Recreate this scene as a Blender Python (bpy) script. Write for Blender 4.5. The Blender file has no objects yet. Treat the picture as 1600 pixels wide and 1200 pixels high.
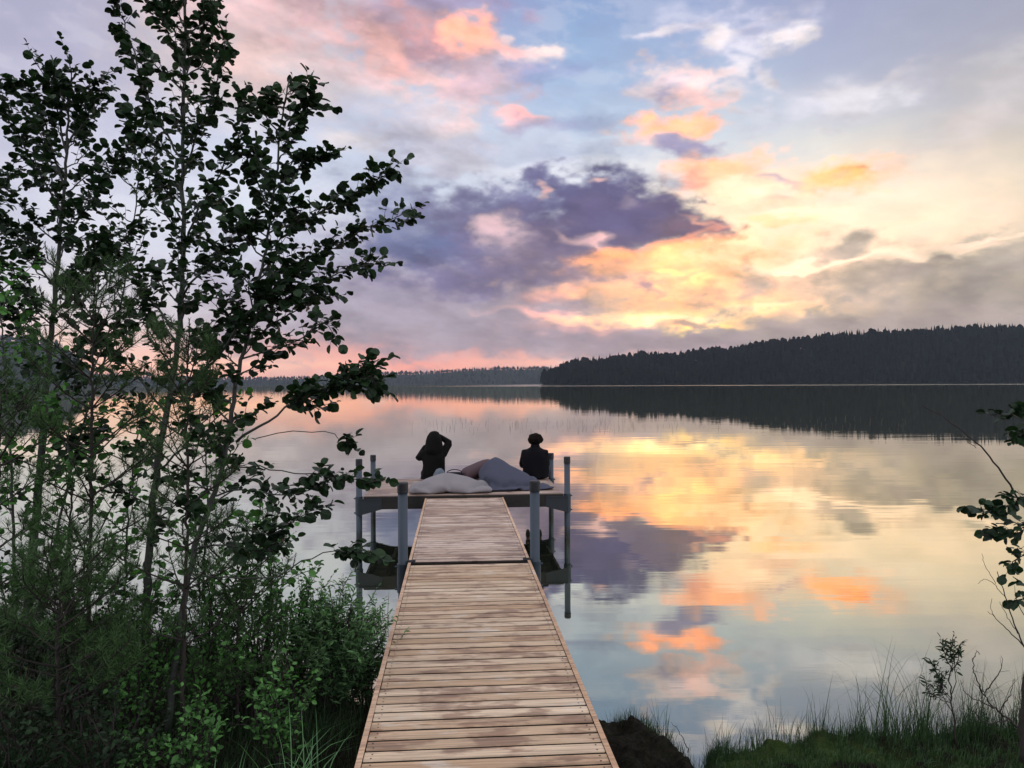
import bpy, bmesh, math, random
import numpy as np
from mathutils import Vector, Matrix, Quaternion

sc = bpy.context.scene
# ------------------------------------------------------------------ camera
F, W_, H_, CAMZ = 1180.0, 1600, 1200, 2.42
cam = bpy.data.objects.new('camera', bpy.data.cameras.new('camera'))
sc.collection.objects.link(cam)
cam.location = (0, 0, CAMZ)
ROLL = math.radians(0.22)
cam.rotation_euler = (math.radians(90), ROLL, 0)
cam.data.sensor_width = 36.0
cam.data.lens = 36.0 * F / W_
cam.data.clip_start = 0.05
cam.data.clip_end = 30000
sc.camera = cam
sc.view_settings.view_transform = 'Standard'
sc.view_settings.look = 'None'
sc.view_settings.exposure = 0.0
sc.view_settings.gamma = 1.0
sc.cycles.use_denoising = True
sc.cycles.volume_bounces = 0
sc.cycles.max_bounces = 6
sc.cycles.diffuse_bounces = 3
sc.cycles.glossy_bounces = 3
sc.cycles.transmission_bounces = 2
sc.cycles.sample_clamp_indirect = 4.0

def P(px, py, d):                      # the world point seen at a photograph pixel at depth d
    u, v = (px - 800.0) / F * d, (600.0 - py) / F * d
    return Vector((u * math.cos(ROLL) + v * math.sin(ROLL), d, CAMZ + v * math.cos(ROLL) - u * math.sin(ROLL)))

def lin(c):
    o = []
    for v in c[:3]:
        v = v / 255.0
        o.append(v / 12.92 if v <= 0.04045 else ((v + 0.055) / 1.055) ** 2.4)
    return o

# ------------------------------------------------------------------ evening sky
world = bpy.data.worlds.new('World'); sc.world = world
world.use_nodes = True
wn = world.node_tree; NN = wn.nodes; LL = wn.links
NN.clear()

def nd(nt, typ, **kw):
    n = nt.nodes.new(typ)
    for k, v in kw.items(): setattr(n, k, v)
    return n
def mth(nt, op, a, b=None, clamp=False):
    n = nd(nt, 'ShaderNodeMath', operation=op, use_clamp=clamp)
    for i, v in enumerate((a, b)):
        if v is None: continue
        if isinstance(v, (int, float)): n.inputs[i].default_value = v
        else: nt.links.new(v, n.inputs[i])
    return n.outputs[0]
def mixc(nt, fac, a, b, blend='MIX'):
    n = nd(nt, 'ShaderNodeMix', data_type='RGBA', blend_type=blend)
    for s, v in ((n.inputs[0], fac), (n.inputs[6], a), (n.inputs[7], b)):
        if isinstance(v, (int, float)): s.default_value = v
        elif isinstance(v, (tuple, list)): s.default_value = (*v[:3], 1)
        else: nt.links.new(v, s)
    return n.outputs[2]
def mapr(nt, v, a, b, c=0.0, d=1.0, smooth=True):
    n = nd(nt, 'ShaderNodeMapRange', interpolation_type='SMOOTHSTEP' if smooth else 'LINEAR')
    nt.links.new(v, n.inputs[0])
    for i, x in enumerate((a, b, c, d)): n.inputs[i + 1].default_value = x
    return n.outputs[0]
def noise(nt, vec, scale, detail=4, rough=0.55, dist=0.0, out=0):
    n = nd(nt, 'ShaderNodeTexNoise')
    n.inputs['Scale'].default_value = scale; n.inputs['Detail'].default_value = detail
    n.inputs['Roughness'].default_value = rough; n.inputs['Distortion'].default_value = dist
    if vec is not None: nt.links.new(vec, n.inputs['Vector'])
    return n.outputs[out]
def vmul(nt, vec, s):
    n = nd(nt, 'ShaderNodeVectorMath', operation='MULTIPLY')
    nt.links.new(vec, n.inputs[0]); n.inputs[1].default_value = s
    return n.outputs[0]
def vop(nt, op, a, b):
    n = nd(nt, 'ShaderNodeVectorMath', operation=op)
    for i, v in enumerate((a, b)):
        if isinstance(v, (tuple, list)): n.inputs[i].default_value = v
        else: nt.links.new(v, n.inputs[i])
    return n.outputs[0]

def vnoise(x, y, seed=0):                        # smooth value noise, vectorised
    x = np.asarray(x, np.float32); y = np.asarray(y, np.float32)
    xf = np.floor(x); yf = np.floor(y)
    u = x - xf; v = y - yf
    u = u*u*u*(u*(u*6-15)+10); v = v*v*v*(v*(v*6-15)+10)
    T = np.random.default_rng(1000 + seed).random((256, 256), dtype=np.float32)
    xi = xf.astype(np.int32) & 255; yi = yf.astype(np.int32) & 255
    x2 = (xi + 1) & 255; y2 = (yi + 1) & 255
    return (T[yi, xi]*(1-u)+T[yi, x2]*u)*(1-v) + (T[y2, xi]*(1-u)+T[y2, x2]*u)*v
def fbm(x, y, seed=0, o=4, g=0.5):
    r = 0; a = 1.0; t = 0
    for k in range(o):
        r = r + a * vnoise(x * 2**k + 17.3*k, y * 2**k + 9.1*k, seed + k); t += a; a *= g
    return r / t
def sstep(a, b, x):
    t = np.clip((np.asarray(x) - a) / (b - a), 0, 1); return t*t*(3-2*t)
def pix(px, py):                                 # photograph pixel -> azimuth, elevation of that direction
    a = math.atan2(px - 800.0, F)
    return a, math.atan2(600.0 - py, F / math.cos(a))
# columns of the sky from south-west to north-east: (photo x, [(photo y, colour)])
COLS = [
 (-250, [(600,(200,175,185)),(560,(215,185,180)),(480,(205,200,210)),(350,(190,192,210)),(150,(182,182,205)),(0,(176,176,200))]),
 (100, [(600,(225,180,170)),(570,(250,208,178)),(530,(242,216,200)),(470,(222,214,220)),(350,(215,216,230)),(200,(206,205,224)),(80,(186,183,208)),(0,(180,178,204))]),
 (400, [(600,(228,168,155)),(570,(250,208,178)),(540,(225,178,168)),(500,(200,180,192)),(420,(206,206,224)),(320,(218,223,236)),(220,(204,210,230)),(120,(215,200,205)),(0,(205,185,196))]),
 (650, [(600,(212,158,155)),(570,(240,172,152)),(548,(228,166,156)),(525,(176,152,166)),(460,(160,148,172)),(380,(165,160,185)),(300,(202,210,228)),(200,(196,208,230)),(100,(180,190,220)),(0,(170,165,205))]),
 (900, [(600,(196,150,155)),(572,(246,200,176)),(540,(190,158,164)),(500,(192,162,166)),(440,(222,180,165)),(350,(205,200,212)),(280,(226,230,238)),(200,(190,205,228)),(100,(160,186,222)),(0,(146,172,214))]),
 (1100,[(600,(190,158,158)),(560,(196,165,163)),(525,(186,166,168)),(500,(250,215,155)),(440,(255,224,160)),(360,(255,236,188)),(280,(240,228,215)),(200,(204,216,230)),(100,(170,188,220)),(0,(156,172,212))]),
 (1300,[(600,(184,168,164)),(560,(190,172,166)),(510,(186,166,160)),(470,(238,208,170)),(400,(253,236,198)),(320,(252,242,215)),(250,(232,228,216)),(180,(205,208,218)),(100,(178,184,208)),(0,(166,172,202))]),
 (1500,[(600,(178,166,160)),(540,(182,168,160)),(480,(180,164,152)),(420,(206,188,164)),(370,(240,226,196)),(290,(240,230,206)),(220,(220,210,198)),(150,(196,192,198)),(60,(176,178,196)),(0,(168,172,194))]),
 (1750,[(600,(160,152,148)),(480,(160,150,142)),(380,(200,190,168)),(280,(205,198,180)),(180,(196,190,184)),(60,(176,174,184)),(0,(168,168,184))]),
]
UP = [(32, (178,182,206), 1.0), (50, (208,208,220), 1.25), (90, (226,222,226), 1.5)]  # zenith brightened beyond an evening sky to light the dock
# The sky is worked out on a sphere of directions (azimuth x elevation) and used as the world's light.
SW, SH = 4096, 2048
D2R = math.pi / 180
azv = (np.arange(SW//2, dtype=np.float32) + .5) / SW * 2*math.pi - math.pi/2      # front half: -90..90 degrees
elv = (np.arange(SH//2, dtype=np.float32) + .5) / SH * math.pi                    # 0..90 degrees
AZ, EL = np.meshgrid(azv, elv)
AD, ED = AZ / D2R, EL / D2R
fade = 1 - sstep(55, 82, np.abs(AD))             # nothing ragged far off to the sides
qx, qy = AD / 10, ED / 10
w1x = fbm(qx*1.3, qy*3.0, 11, 3) - .5; w1y = fbm(qx*1.3, qy*3.0, 21, 3) - .5
w2x = fbm(qx*4.2, qy*9.0, 31, 4) - .5; w2y = fbm(qx*4.2, qy*9.0, 41, 4) - .5
wf = sstep(0.0, 1.2, ED) * .8 + .2
PX = AD + (w1x*2.0 + w2x*2.4) * fade * wf
PY = ED + (w1y*1.1 + w2y*1.4) * fade * wf
edge = ((fbm(qx*6, qy*12, 51, 6, .56) - .5) * 1.5 + (fbm(qx*2.4+3, qy*5, 61, 3) - .5) * .45) * fade
del w1x, w1y, w2x, w2y
def rampv(stops, x):
    xs = [s[0] for s in stops]
    return np.stack([np.interp(x, xs, [s[1][k] for s in stops]) for k in range(3)], -1).astype(np.float32)
def prep(st, cx):
    o = [(max(0, math.degrees(pix(cx, y)[1])), lin(c)) for y, c in st]
    return o + [(e, [v * g for v in lin(c)]) for e, c, g in UP]
sky = rampv(prep(COLS[0][1], COLS[0][0]), PY)
for i in range(1, len(COLS)):
    a0, a1 = pix(COLS[i-1][0], 600)[0]/D2R, pix(COLS[i][0], 600)[0]/D2R
    t = np.clip((PX - a0) / (a1 - a0), 0, 1)[..., None]
    sky = sky * (1-t) + rampv(prep(COLS[i][1], COLS[i][0]), PY) * t
BACK = [(0, [v*1.0 for v in lin((200,196,208))]), (14, [v*1.35 for v in lin((214,214,226))]), (40, [v*1.55 for v in lin((224,224,232))]), (90, [v*1.5 for v in lin((226,222,226))])]  # sky behind the viewer, raised as added fill for deck and bushes
t = sstep(45, 82, np.abs(AD))[..., None]
sky = sky * (1-t) + rampv(BACK, ED) * t
# thin wispy veil
wis = fbm(qx*3 + edge*.3, qy*7 + qx*.8, 71, 6, .58)
def lay(f, col):
    global sky
    f = f[..., None]; sky = sky * (1-f) + np.array(lin(col), np.float32) * f
lay(sstep(.50, .70, wis) * .20 * fade * (1 - .75*sstep(8, 24, AD)), (228,224,232))
lay(sstep(.50, .32, wis) * .12 * fade * (1 - .8*sstep(6, 20, AD)), (150,152,182))
def blob(px, py, rx, ry, rot, col, op=1.0, soft=0.35, rag=1.0, gain=1.0):
    a, e = pix(px, py); ca = math.cos(a)
    ax, ey = a/D2R, e/D2R
    sx, sy = rx / F * ca * ca / D2R, ry / F * ca / D2R
    m = max(sx, sy) * 2.6 + 3.0
    c0 = int(np.searchsorted(azv/D2R, ax - m)); c1 = int(np.searchsorted(azv/D2R, ax + m))
    my = (abs(sx*math.sin(math.radians(rot))) + sy) * 2.6 + 2.0
    r0 = int(np.searchsorted(elv/D2R, ey - my)); r1 = int(np.searchsorted(elv/D2R, ey + my))
    S = (slice(r0, r1), slice(c0, c1))
    cr, sr = math.cos(math.radians(rot)), math.sin(math.radians(rot))
    dx, dy = PX[S] - ax, PY[S] - ey
    u = (dx*cr + dy*sr) / sx; v = (-dx*sr + dy*cr) / sy
    small = min(1.0, .55 + ry / 60.0)
    soft = soft * 1.25 + .16
    d = np.sqrt(u*u + v*v) + edge[S] * rag * 1.5 * small
    f = sstep(1 + soft, 1 - soft, d) * op
    # lighter and darker folds inside the cloud
    g = (1 + (wis[S] - .5) * .7)[..., None] * np.array(lin(col), np.float32) * gain
    sky[S] = sky[S] * (1 - f[..., None]) + g * f[..., None]
# (photo x, y, half width, half height, tilt, colour, opacity, softness, raggedness, gain)
CLOUDS = [
 # high veils, upper left
 (400,70,110,70,0,(236,206,198),.75,.9),(480,10,170,40,0,(222,190,196),.7,.8),(430,230,80,40,0,(200,204,222),.5,.8),
 (600,45,120,50,-18,(214,168,168),.9,.6),(640,15,110,26,0,(178,152,190),.8,.6),(605,95,50,38,-10,(242,190,180),.85,.5),
 (665,70,52,24,-38,(172,138,170),.85,.6),(540,110,60,40,0,(226,200,204),.6,.8),(730,12,60,12,0,(172,160,200),.6,.6),
 (660,45,45,18,-30,(236,178,170),.7,.6),
 (742,74,44,24,-14,(255,192,164),.95,.4,.8,1.15),(730,52,18,14,0,(255,192,164),.9,.5,.7,1.1),(790,93,56,13,-4,(244,194,184),.9,.35,.8,1.1),(858,88,34,12,4,(248,222,216),.95,.3),(806,110,100,13,0,(152,162,204),.75,.5),
 (740,128,60,22,-8,(212,178,194),.8,.6),(680,125,34,12,5,(240,208,204),.7,.5),(800,68,8,6,0,(238,214,220),.8,.4),
 (690,185,50,24,0,(232,204,210),.7,.6),(670,225,60,36,0,(212,196,208),.6,.7),(720,200,30,14,0,(244,214,210),.6,.6),
 (815,183,36,11,0,(250,186,178),.95,.35,.8,1.15),(880,193,66,13,-3,(156,166,200),.7,.6),(815,197,40,9,0,(180,160,190),.7,.5),
 (560,190,70,40,-10,(182,186,206),.45,.8),(540,225,40,14,-5,(228,208,204),.5,.6),
 # middle pale area
 (790,245,120,26,0,(178,184,206),.5,.7),(900,250,130,14,5,(170,180,208),.45,.7),(720,260,70,18,0,(214,204,214),.5,.6),
 (960,285,60,12,0,(176,184,212),.5,.6),(870,270,100,10,0,(240,238,242),.5,.7),
 (625,300,60,36,0,(160,166,192),.75,.7),
 # right, high
 (1030,53,40,10,2,(232,220,228),.9,.4),(1055,22,40,9,0,(206,206,224),.6,.6),(1175,62,86,30,0,(212,208,226),.8,.5),(1128,62,26,14,0,(238,226,230),.9,.4),
 (1235,62,26,20,0,(240,228,230),.85,.4),(1180,52,28,9,0,(172,178,208),.7,.5),(1205,90,40,10,0,(226,220,230),.6,.5),
 (1150,112,22,10,-10,(228,220,230),.8,.4),(1190,130,20,14,-50,(232,222,230),.8,.4),
 (1060,145,62,30,-8,(238,212,216),.9,.4),(1042,152,24,15,0,(178,166,200),.85,.5),(1098,170,44,26,-10,(248,214,208),.95,.35),(1130,145,30,16,0,(232,216,222),.8,.5),
 (1050,203,58,19,-3,(255,192,150),1,.4,.9,1.15),(1020,220,40,9,0,(234,210,214),.6,.5),(1092,238,48,16,-14,(166,156,196),.9,.4),(1060,225,30,8,0,(170,160,196),.6,.5),
 (1130,268,82,24,8,(255,194,144),.95,.45,.9,1.2),(1195,282,90,20,0,(252,228,196),.85,.5),(1080,283,26,12,0,(250,188,168),.8,.4),
 (1222,282,36,7,-10,(206,184,196),.8,.4),(1205,312,22,8,-5,(226,176,172),.9,.4),(1150,310,60,18,0,(255,228,190),.7,.6,1.1,1.1),(1228,342,56,7,-10,(255,204,140),.9,.4,1.1,1.1),
 (1050,285,24,10,0,(170,176,204),.7,.5),
 (1330,276,62,19,0,(255,196,124),1,.5,.8,1.25),(1335,268,40,12,2,(255,178,104),.9,.5,.8,1.15),(1345,262,18,4,0,(240,160,120),.9,.4),
 (1300,162,110,20,8,(214,210,222),.7,.6),(1340,158,50,16,8,(224,216,222),.6,.5),(1412,115,30,12,28,(218,208,216),.6,.5),(1302,208,20,9,0,(226,220,224),.8,.4),
 (1500,190,200,26,28,(214,204,204),.4,.9),
 # warm glow round the hidden sun
 (1220,400,230,60,0,(255,236,200),.65,.9,.6,1.05),(1100,430,160,46,0,(255,224,168),.85,.7,1,1.15),(990,405,110,26,12,(255,200,140),.9,.5,1.1,1.08),
 (1010,440,130,30,5,(255,204,150),.85,.6,1.1,1.08),(1120,470,160,24,4,(255,214,150),.9,.6,1.1,1.12),
 # the big violet cloud
 (660,455,230,64,0,(170,154,178),.85,.6),(690,505,270,26,0,(172,154,172),.9,.6),
 (740,372,150,52,2,(120,124,162),.9,.5,.7),(690,375,100,36,0,(106,116,156),.9,.4,.7),(650,330,50,30,0,(160,166,192),.6,.6),(770,322,90,30,10,(138,138,172),.9,.5,.8),(860,310,90,28,4,(128,134,172),.85,.5,.8),
 (850,360,150,52,0,(124,114,152),.95,.4,.6),(950,322,105,40,-8,(110,104,144),1,.25,.55),(1010,346,104,32,-8,(122,104,140),1,.22,.5),(1075,357,56,15,-3,(142,108,134),1,.25,.5),
 (900,385,150,40,-3,(130,112,146),.95,.4,.7),(800,430,140,34,0,(130,116,154),.9,.5,.8),(905,420,95,32,0,(144,122,150),.9,.5,.8),(960,366,110,24,-3,(122,104,138),.9,.4,.6),
 (940,345,60,22,0,(108,100,144),.7,.6),(930,440,70,22,0,(172,142,160),.7,.6),
 (785,362,28,22,10,(232,196,202),.9,.6),(795,388,30,22,0,(190,160,182),.5,.8),(915,378,40,7,-18,(226,184,186),.8,.6,.8),(942,390,20,4,-28,(244,206,200),.8,.5),(968,318,12,9,0,(164,144,168),.6,.6),
 (850,295,9,5,0,(240,190,186),.8,.4),(935,284,12,4,0,(232,190,186),.8,.5),
 # burning edges below it
 (1020,388,90,7,6,(252,180,146),.8,.5,.9,1.05),(1000,400,90,12,4,(255,188,128),.9,.5,1,1.1),(1085,374,44,5,20,(250,178,146),.7,.5,.8,1.05),(1100,345,26,3,-14,(250,186,156),.6,.5,.8,1.05),
 (1040,410,60,16,8,(255,218,146),.9,.5,1,1.25),(1035,462,30,7,0,(255,238,150),1,.4,1,1.35),(1108,438,20,9,0,(255,246,160),1,.4,.8,1.4),(1060,425,36,7,0,(255,232,150),.9,.4,1,1.3),
 (960,425,50,12,0,(252,196,150),.8,.6),(880,462,70,12,6,(240,188,172),.85,.5),(970,460,110,14,-3,(252,206,160),.85,.5,1.1,1.05),(1010,460,22,9,-14,(192,152,160),.85,.4),
 (870,498,100,8,-6,(246,196,186),.9,.5),(900,512,60,5,0,(238,188,180),.8,.5),(1140,440,60,18,0,(250,196,136),.6,.6,1.1,1.05),
 (1090,490,160,9,2,(255,230,160),.9,.5,1,1.2),(1085,510,66,9,3,(255,230,130),1,.35,.9,1.35),(1200,478,150,5,6,(255,228,176),.9,.5,.8,1.15),(1060,496,60,3,0,(255,246,180),.8,.5,.8,1.3),
 (1060,505,26,3,0,(208,164,150),.8,.4),
 # brown grey drift on the right
 (1180,440,24,14,30,(196,170,156),.8,.5),(1260,438,120,24,4,(222,192,164),.8,.6),(1420,436,190,34,5,(192,174,160),.85,.6),(1540,436,110,42,14,(170,158,150),.8,.6),
 (1328,386,36,22,18,(190,174,162),.9,.5),(1300,400,40,12,25,(204,184,166),.7,.5),(1430,372,30,10,0,(222,204,182),.6,.6),(1450,420,40,16,20,(180,162,152),.7,.6),(1560,400,100,12,14,(196,182,166),.6,.6),
 (1340,408,150,5,3,(255,236,204),.95,.5,.6,1.05),(1255,417,60,4,0,(255,234,196),.9,.5,.6,1.1),(1450,398,110,4,5,(250,232,202),.85,.5,.6,1.0),(1540,378,90,3,7,(250,234,206),.8,.5,.6,1.0),
 # low grey bank over the hills
 (820,530,280,16,0,(174,152,166),.9,.6),(1010,536,150,14,3,(184,160,166),.95,.4),(1140,526,110,14,6,(186,166,166),.95,.35),(1260,508,110,17,3,(188,168,164),.95,.35),(1450,505,280,26,0,(186,168,160),.9,.5),
]
for c in CLOUDS: blob(*c)

lum = (sky @ np.array([.25,.65,.10], np.float32))[..., None]
sky = sky * (0.88 + 0.30 * lum)
sky[..., 1] += .28 * np.clip(np.minimum(sky[..., 0], sky[..., 2]) - sky[..., 1], 0, 1)      # greyer violets
warm = np.clip(sky[..., 0] - sky[..., 2], 0, 1) * sstep(.50, .95, sky[..., 0])
sky[..., 0] *= 1 + .42*warm; sky[..., 1] *= 1 + .02*warm
full = np.ones((SH, SW, 4), np.float32)
full[SH//2:, :SW//2, :3] = sky
full[SH//2:, SW//2:, :3] = rampv(BACK, elv / D2R)[:, None, :]
full[:SH//2, :, :3] = (0.05, 0.055, 0.05)
simg = bpy.data.images.new('evening_sky', SW, SH, float_buffer=True, alpha=False)
simg.colorspace_settings.name = 'Linear Rec.709'
simg.pixels.foreach_set(full.ravel()); simg.update(); simg.pack()
del full, PX, PY, AZ, EL, edge, wis
et = nd(wn, 'ShaderNodeTexEnvironment'); et.image = simg
bg = nd(wn, 'ShaderNodeBackground'); LL.new(et.outputs[0], bg.inputs[0]); bg.inputs[1].default_value = 1.0
wo = nd(wn, 'ShaderNodeOutputWorld'); LL.new(bg.outputs[0], wo.inputs[0])
world.cycles.sampling_method = 'MANUAL'; world.cycles.sample_map_resolution = 512

# the sun, low behind the clouds: a faint, wide, warm light
sun = bpy.data.objects.new('sun', bpy.data.lights.new('sun', 'SUN'))
sc.collection.objects.link(sun)
sun.data.energy = 0.004; sun.data.angle = math.radians(14); sun.data.color = (1.0, 0.72, 0.42)
_a, _e = pix(1080, 455)
_d = Vector((math.sin(_a) * math.cos(_e), math.cos(_a) * math.cos(_e), math.sin(_e)))
sun.rotation_euler = (-_d).to_track_quat('-Z', 'Y').to_euler()


# ------------------------------------------------------------------ helpers
COL = sc.collection
def mat(name):
    m = bpy.data.materials.new(name); m.use_nodes = True
    nt = m.node_tree; b = nt.nodes['Principled BSDF']
    return m, nt, b
def simple(name, col, rough=0.8, metal=0.0, var=0.25, scale=20, bump=0.0, spec=0.5):
    m, nt, b = mat(name)
    n = noise(nt, nd(nt, 'ShaderNodeTexCoord').outputs['Object'], scale, 4)
    c = mixc(nt, n, [v * (1 - var) for v in col], [v * (1 + var) for v in col])
    nt.links.new(c, b.inputs['Base Color'])
    b.inputs['Roughness'].default_value = rough; b.inputs['Metallic'].default_value = metal
    b.inputs['Specular IOR Level'].default_value = spec
    if bump:
        bp = nd(nt, 'ShaderNodeBump'); bp.inputs['Strength'].default_value = bump; bp.inputs['Distance'].default_value = 0.01
        nt.links.new(n, bp.inputs['Height']); nt.links.new(bp.outputs[0], b.inputs['Normal'])
    return m
def tag(o, label=None, cat=None, group=None, kind=None):
    if label: o['label'] = label
    if cat: o['category'] = cat
    if group: o['group'] = group
    if kind: o['kind'] = kind
    return o
def empty(name, loc=(0, 0, 0), rz=0.0):
    o = bpy.data.objects.new(name, None); COL.objects.link(o)
    o.location = loc; o.rotation_euler = (0, 0, rz); o.empty_display_size = 0.1
    return o
class MB:
    """collects polygons, then links them as ONE mesh object"""
    def __init__(s): s.v = []; s.f = []; s.n = 0; s.att = []; s.mi = []
    def add(s, verts, faces, a=0.0, mi=0):
        verts = np.asarray(verts, dtype=np.float64).reshape(-1, 3)
        s.v.append(verts); o = s.n; s.n += len(verts)
        s.f.extend([tuple(i + o for i in f) for f in faces])
        s.mi.extend([mi] * len(faces))
        s.att.append(np.full(len(verts), a) if np.isscalar(a) else np.asarray(a))
    def box(s, x0, x1, y0, y1, z0, z1, a=0.0, bev=0.0):
        if bev <= 0:
            v = [(x, y, z) for z in (z0, z1) for y in (y0, y1) for x in (x0, x1)]
            s.add(v, [(0,2,3,1),(4,5,7,6),(0,1,5,4),(2,6,7,3),(0,4,6,2),(1,3,7,5)], a)
        else:                                     # chamfered along the long top and bottom edges (profile in y-z, run in x)
            pr = [(y0+bev,z0),(y1-bev,z0),(y1,z0+bev),(y1,z1-bev),(y1-bev,z1),(y0+bev,z1),(y0,z1-bev),(y0,z0+bev)]
            v = [(x, y, z) for x in (x0, x1) for y, z in pr]
            s.add(v, [tuple(range(7,-1,-1))[::-1][::-1], tuple(range(8,16))] + [(i,(i+1)%8,(i+1)%8+8,i+8) for i in range(8)], a)
    def tube(s, pts, rad, n=6, a=0.0, cap=True):
        pts = [Vector(p) for p in pts]
        if np.isscalar(rad): rad = [rad] * len(pts)
        vs = []; up = None
        for i, p in enumerate(pts):
            t = (pts[min(i+1, len(pts)-1)] - pts[max(i-1, 0)])
            t = t.normalized() if t.length > 1e-9 else Vector((0,0,1))
            if up is None: up = t.orthogonal().normalized()
            else:
                up = (up - t * up.dot(t)); up = up.normalized() if up.length > 1e-6 else t.orthogonal().normalized()
            w = t.cross(up)
            for k in range(n):
                c = 2 * math.pi * k / n
                q = p + (up * math.cos(c) + w * math.sin(c)) * rad[i]
                vs.append((q.x, q.y, q.z))
        fs = [(i*n+k, i*n+(k+1) % n, (i+1)*n+(k+1) % n, (i+1)*n+k) for i in range(len(pts)-1) for k in range(n)]
        if cap: fs += [tuple(range(n-1,-1,-1)), tuple((len(pts)-1)*n + k for k in range(n))]
        s.add(vs, fs, a)
    def build(s, name, material, parent=None, smooth=False):
        me = bpy.data.meshes.new(name)
        v = np.concatenate(s.v) if s.v else np.zeros((0, 3))
        if s.f:
            tot = np.array([len(f) for f in s.f], dtype=np.int32)
            idx = np.fromiter((i for f in s.f for i in f), dtype=np.int32)
            me.vertices.add(len(v)); me.vertices.foreach_set('co', v.astype(np.float32).ravel())
            me.loops.add(len(idx)); me.loops.foreach_set('vertex_index', idx)
            me.polygons.add(len(tot)); st = np.concatenate(([0], np.cumsum(tot)[:-1])).astype(np.int32)
            me.polygons.foreach_set('loop_start', st)
            if any(s.mi): me.polygons.foreach_set('material_index', np.array(s.mi, dtype=np.int32))
            me.update(calc_edges=True); me.validate()
            me.polygons.foreach_set('use_smooth', np.full(len(me.polygons), bool(smooth)))
            at = me.attributes.new('rnd', 'FLOAT', 'POINT')
            at.data.foreach_set('value', np.concatenate(s.att).astype(np.float32))
        for mm in (material if isinstance(material, (list, tuple)) else [material]): me.materials.append(mm)
        o = bpy.data.objects.new(name, me); COL.objects.link(o)
        if parent: o.parent = parent
        return o
def grid_mesh(name, X, Y, Z, material, smooth=True):
    ny, nx = X.shape
    m = MB()
    f = [(j*nx+i, j*nx+i+1, (j+1)*nx+i+1, (j+1)*nx+i) for j in range(ny-1) for i in range(nx-1)]
    m.add(np.stack([X, Y, Z], -1).reshape(-1, 3), f)
    return m.build(name, material, smooth=smooth)
# ------------------------------------------------------------------ lake
m_water, nt, b = mat('lake_water')
geo = nd(nt, 'ShaderNodeNewGeometry'); pos = geo.outputs['Position']
sp = nd(nt, 'ShaderNodeSeparateXYZ'); nt.links.new(pos, sp.inputs[0])
fine = noise(nt, vmul(nt, pos, (1.6, 9.0, 1)), 1.0, 3, 0.5)
swell = noise(nt, vmul(nt, pos, (0.22, 1.1, 1)), 1.0, 2, 0.5)
patch = mapr(nt, noise(nt, vmul(nt, pos, (0.05, 0.16, 1)), 1.0, 3, 0.55), 0.46, 0.66, 0.12, 1.0)
hgt = mth(nt, 'ADD', mth(nt, 'MULTIPLY', mth(nt, 'MULTIPLY', fine, patch), 0.0006), mth(nt, 'MULTIPLY', swell, 0.0030))
# a breath of wind ruffles the far strip below the opposite shore
farw = noise(nt, vmul(nt, pos, (0.01, 0.05, 1)), 1.0, 3)
far = mth(nt, 'MULTIPLY', mapr(nt, sp.outputs[1], 600, 820), mth(nt, 'MULTIPLY', mapr(nt, farw, 0.34, 0.55, .3, 1), mapr(nt, sp.outputs[0], -200, 150, .10, 1)))
bp = nd(nt, 'ShaderNodeBump'); bp.inputs['Strength'].default_value = 1.0; bp.inputs['Distance'].default_value = 1.0
nt.links.new(hgt, bp.inputs['Height'])
lw = nd(nt, 'ShaderNodeLayerWeight'); lw.inputs['Blend'].default_value = 0.5
nt.nodes.remove(b)
gl = nd(nt, 'ShaderNodeBsdfGlossy'); nt.links.new(bp.outputs[0], gl.inputs['Normal'])
nt.links.new(mapr(nt, far, 0, 1, 0.0, 0.20, smooth=False), gl.inputs['Roughness'])
gl.inputs['Color'].default_value = (0.98, 0.97, 0.82, 1)
deep = nd(nt, 'ShaderNodeBsdfDiffuse'); deep.inputs['Color'].default_value = (0.012, 0.018, 0.012, 1)
cosv = nd(nt, 'ShaderNodeVectorMath', operation='DOT_PRODUCT')
nt.links.new(geo.outputs['Incoming'], cosv.inputs[0]); nt.links.new(geo.outputs['Normal'], cosv.inputs[1])
fres = mth(nt, 'POWER', mth(nt, 'SUBTRACT', 1.0, mth(nt, 'ABSOLUTE', cosv.outputs['Value'])), 1.38)
ms = nd(nt, 'ShaderNodeMixShader'); nt.links.new(fres, ms.inputs[0])
nt.links.new(deep.outputs[0], ms.inputs[1]); nt.links.new(gl.outputs[0], ms.inputs[2])
nt.links.new(ms.outputs[0], nt.nodes['Material Output'].inputs[0])
w = MB(); w.add([(-9000,-40,0),(9000,-40,0),(9000,9000,0),(-9000,9000,0)], [(0,1,2,3)])
tag(w.build('water', m_water), kind='structure')

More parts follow.
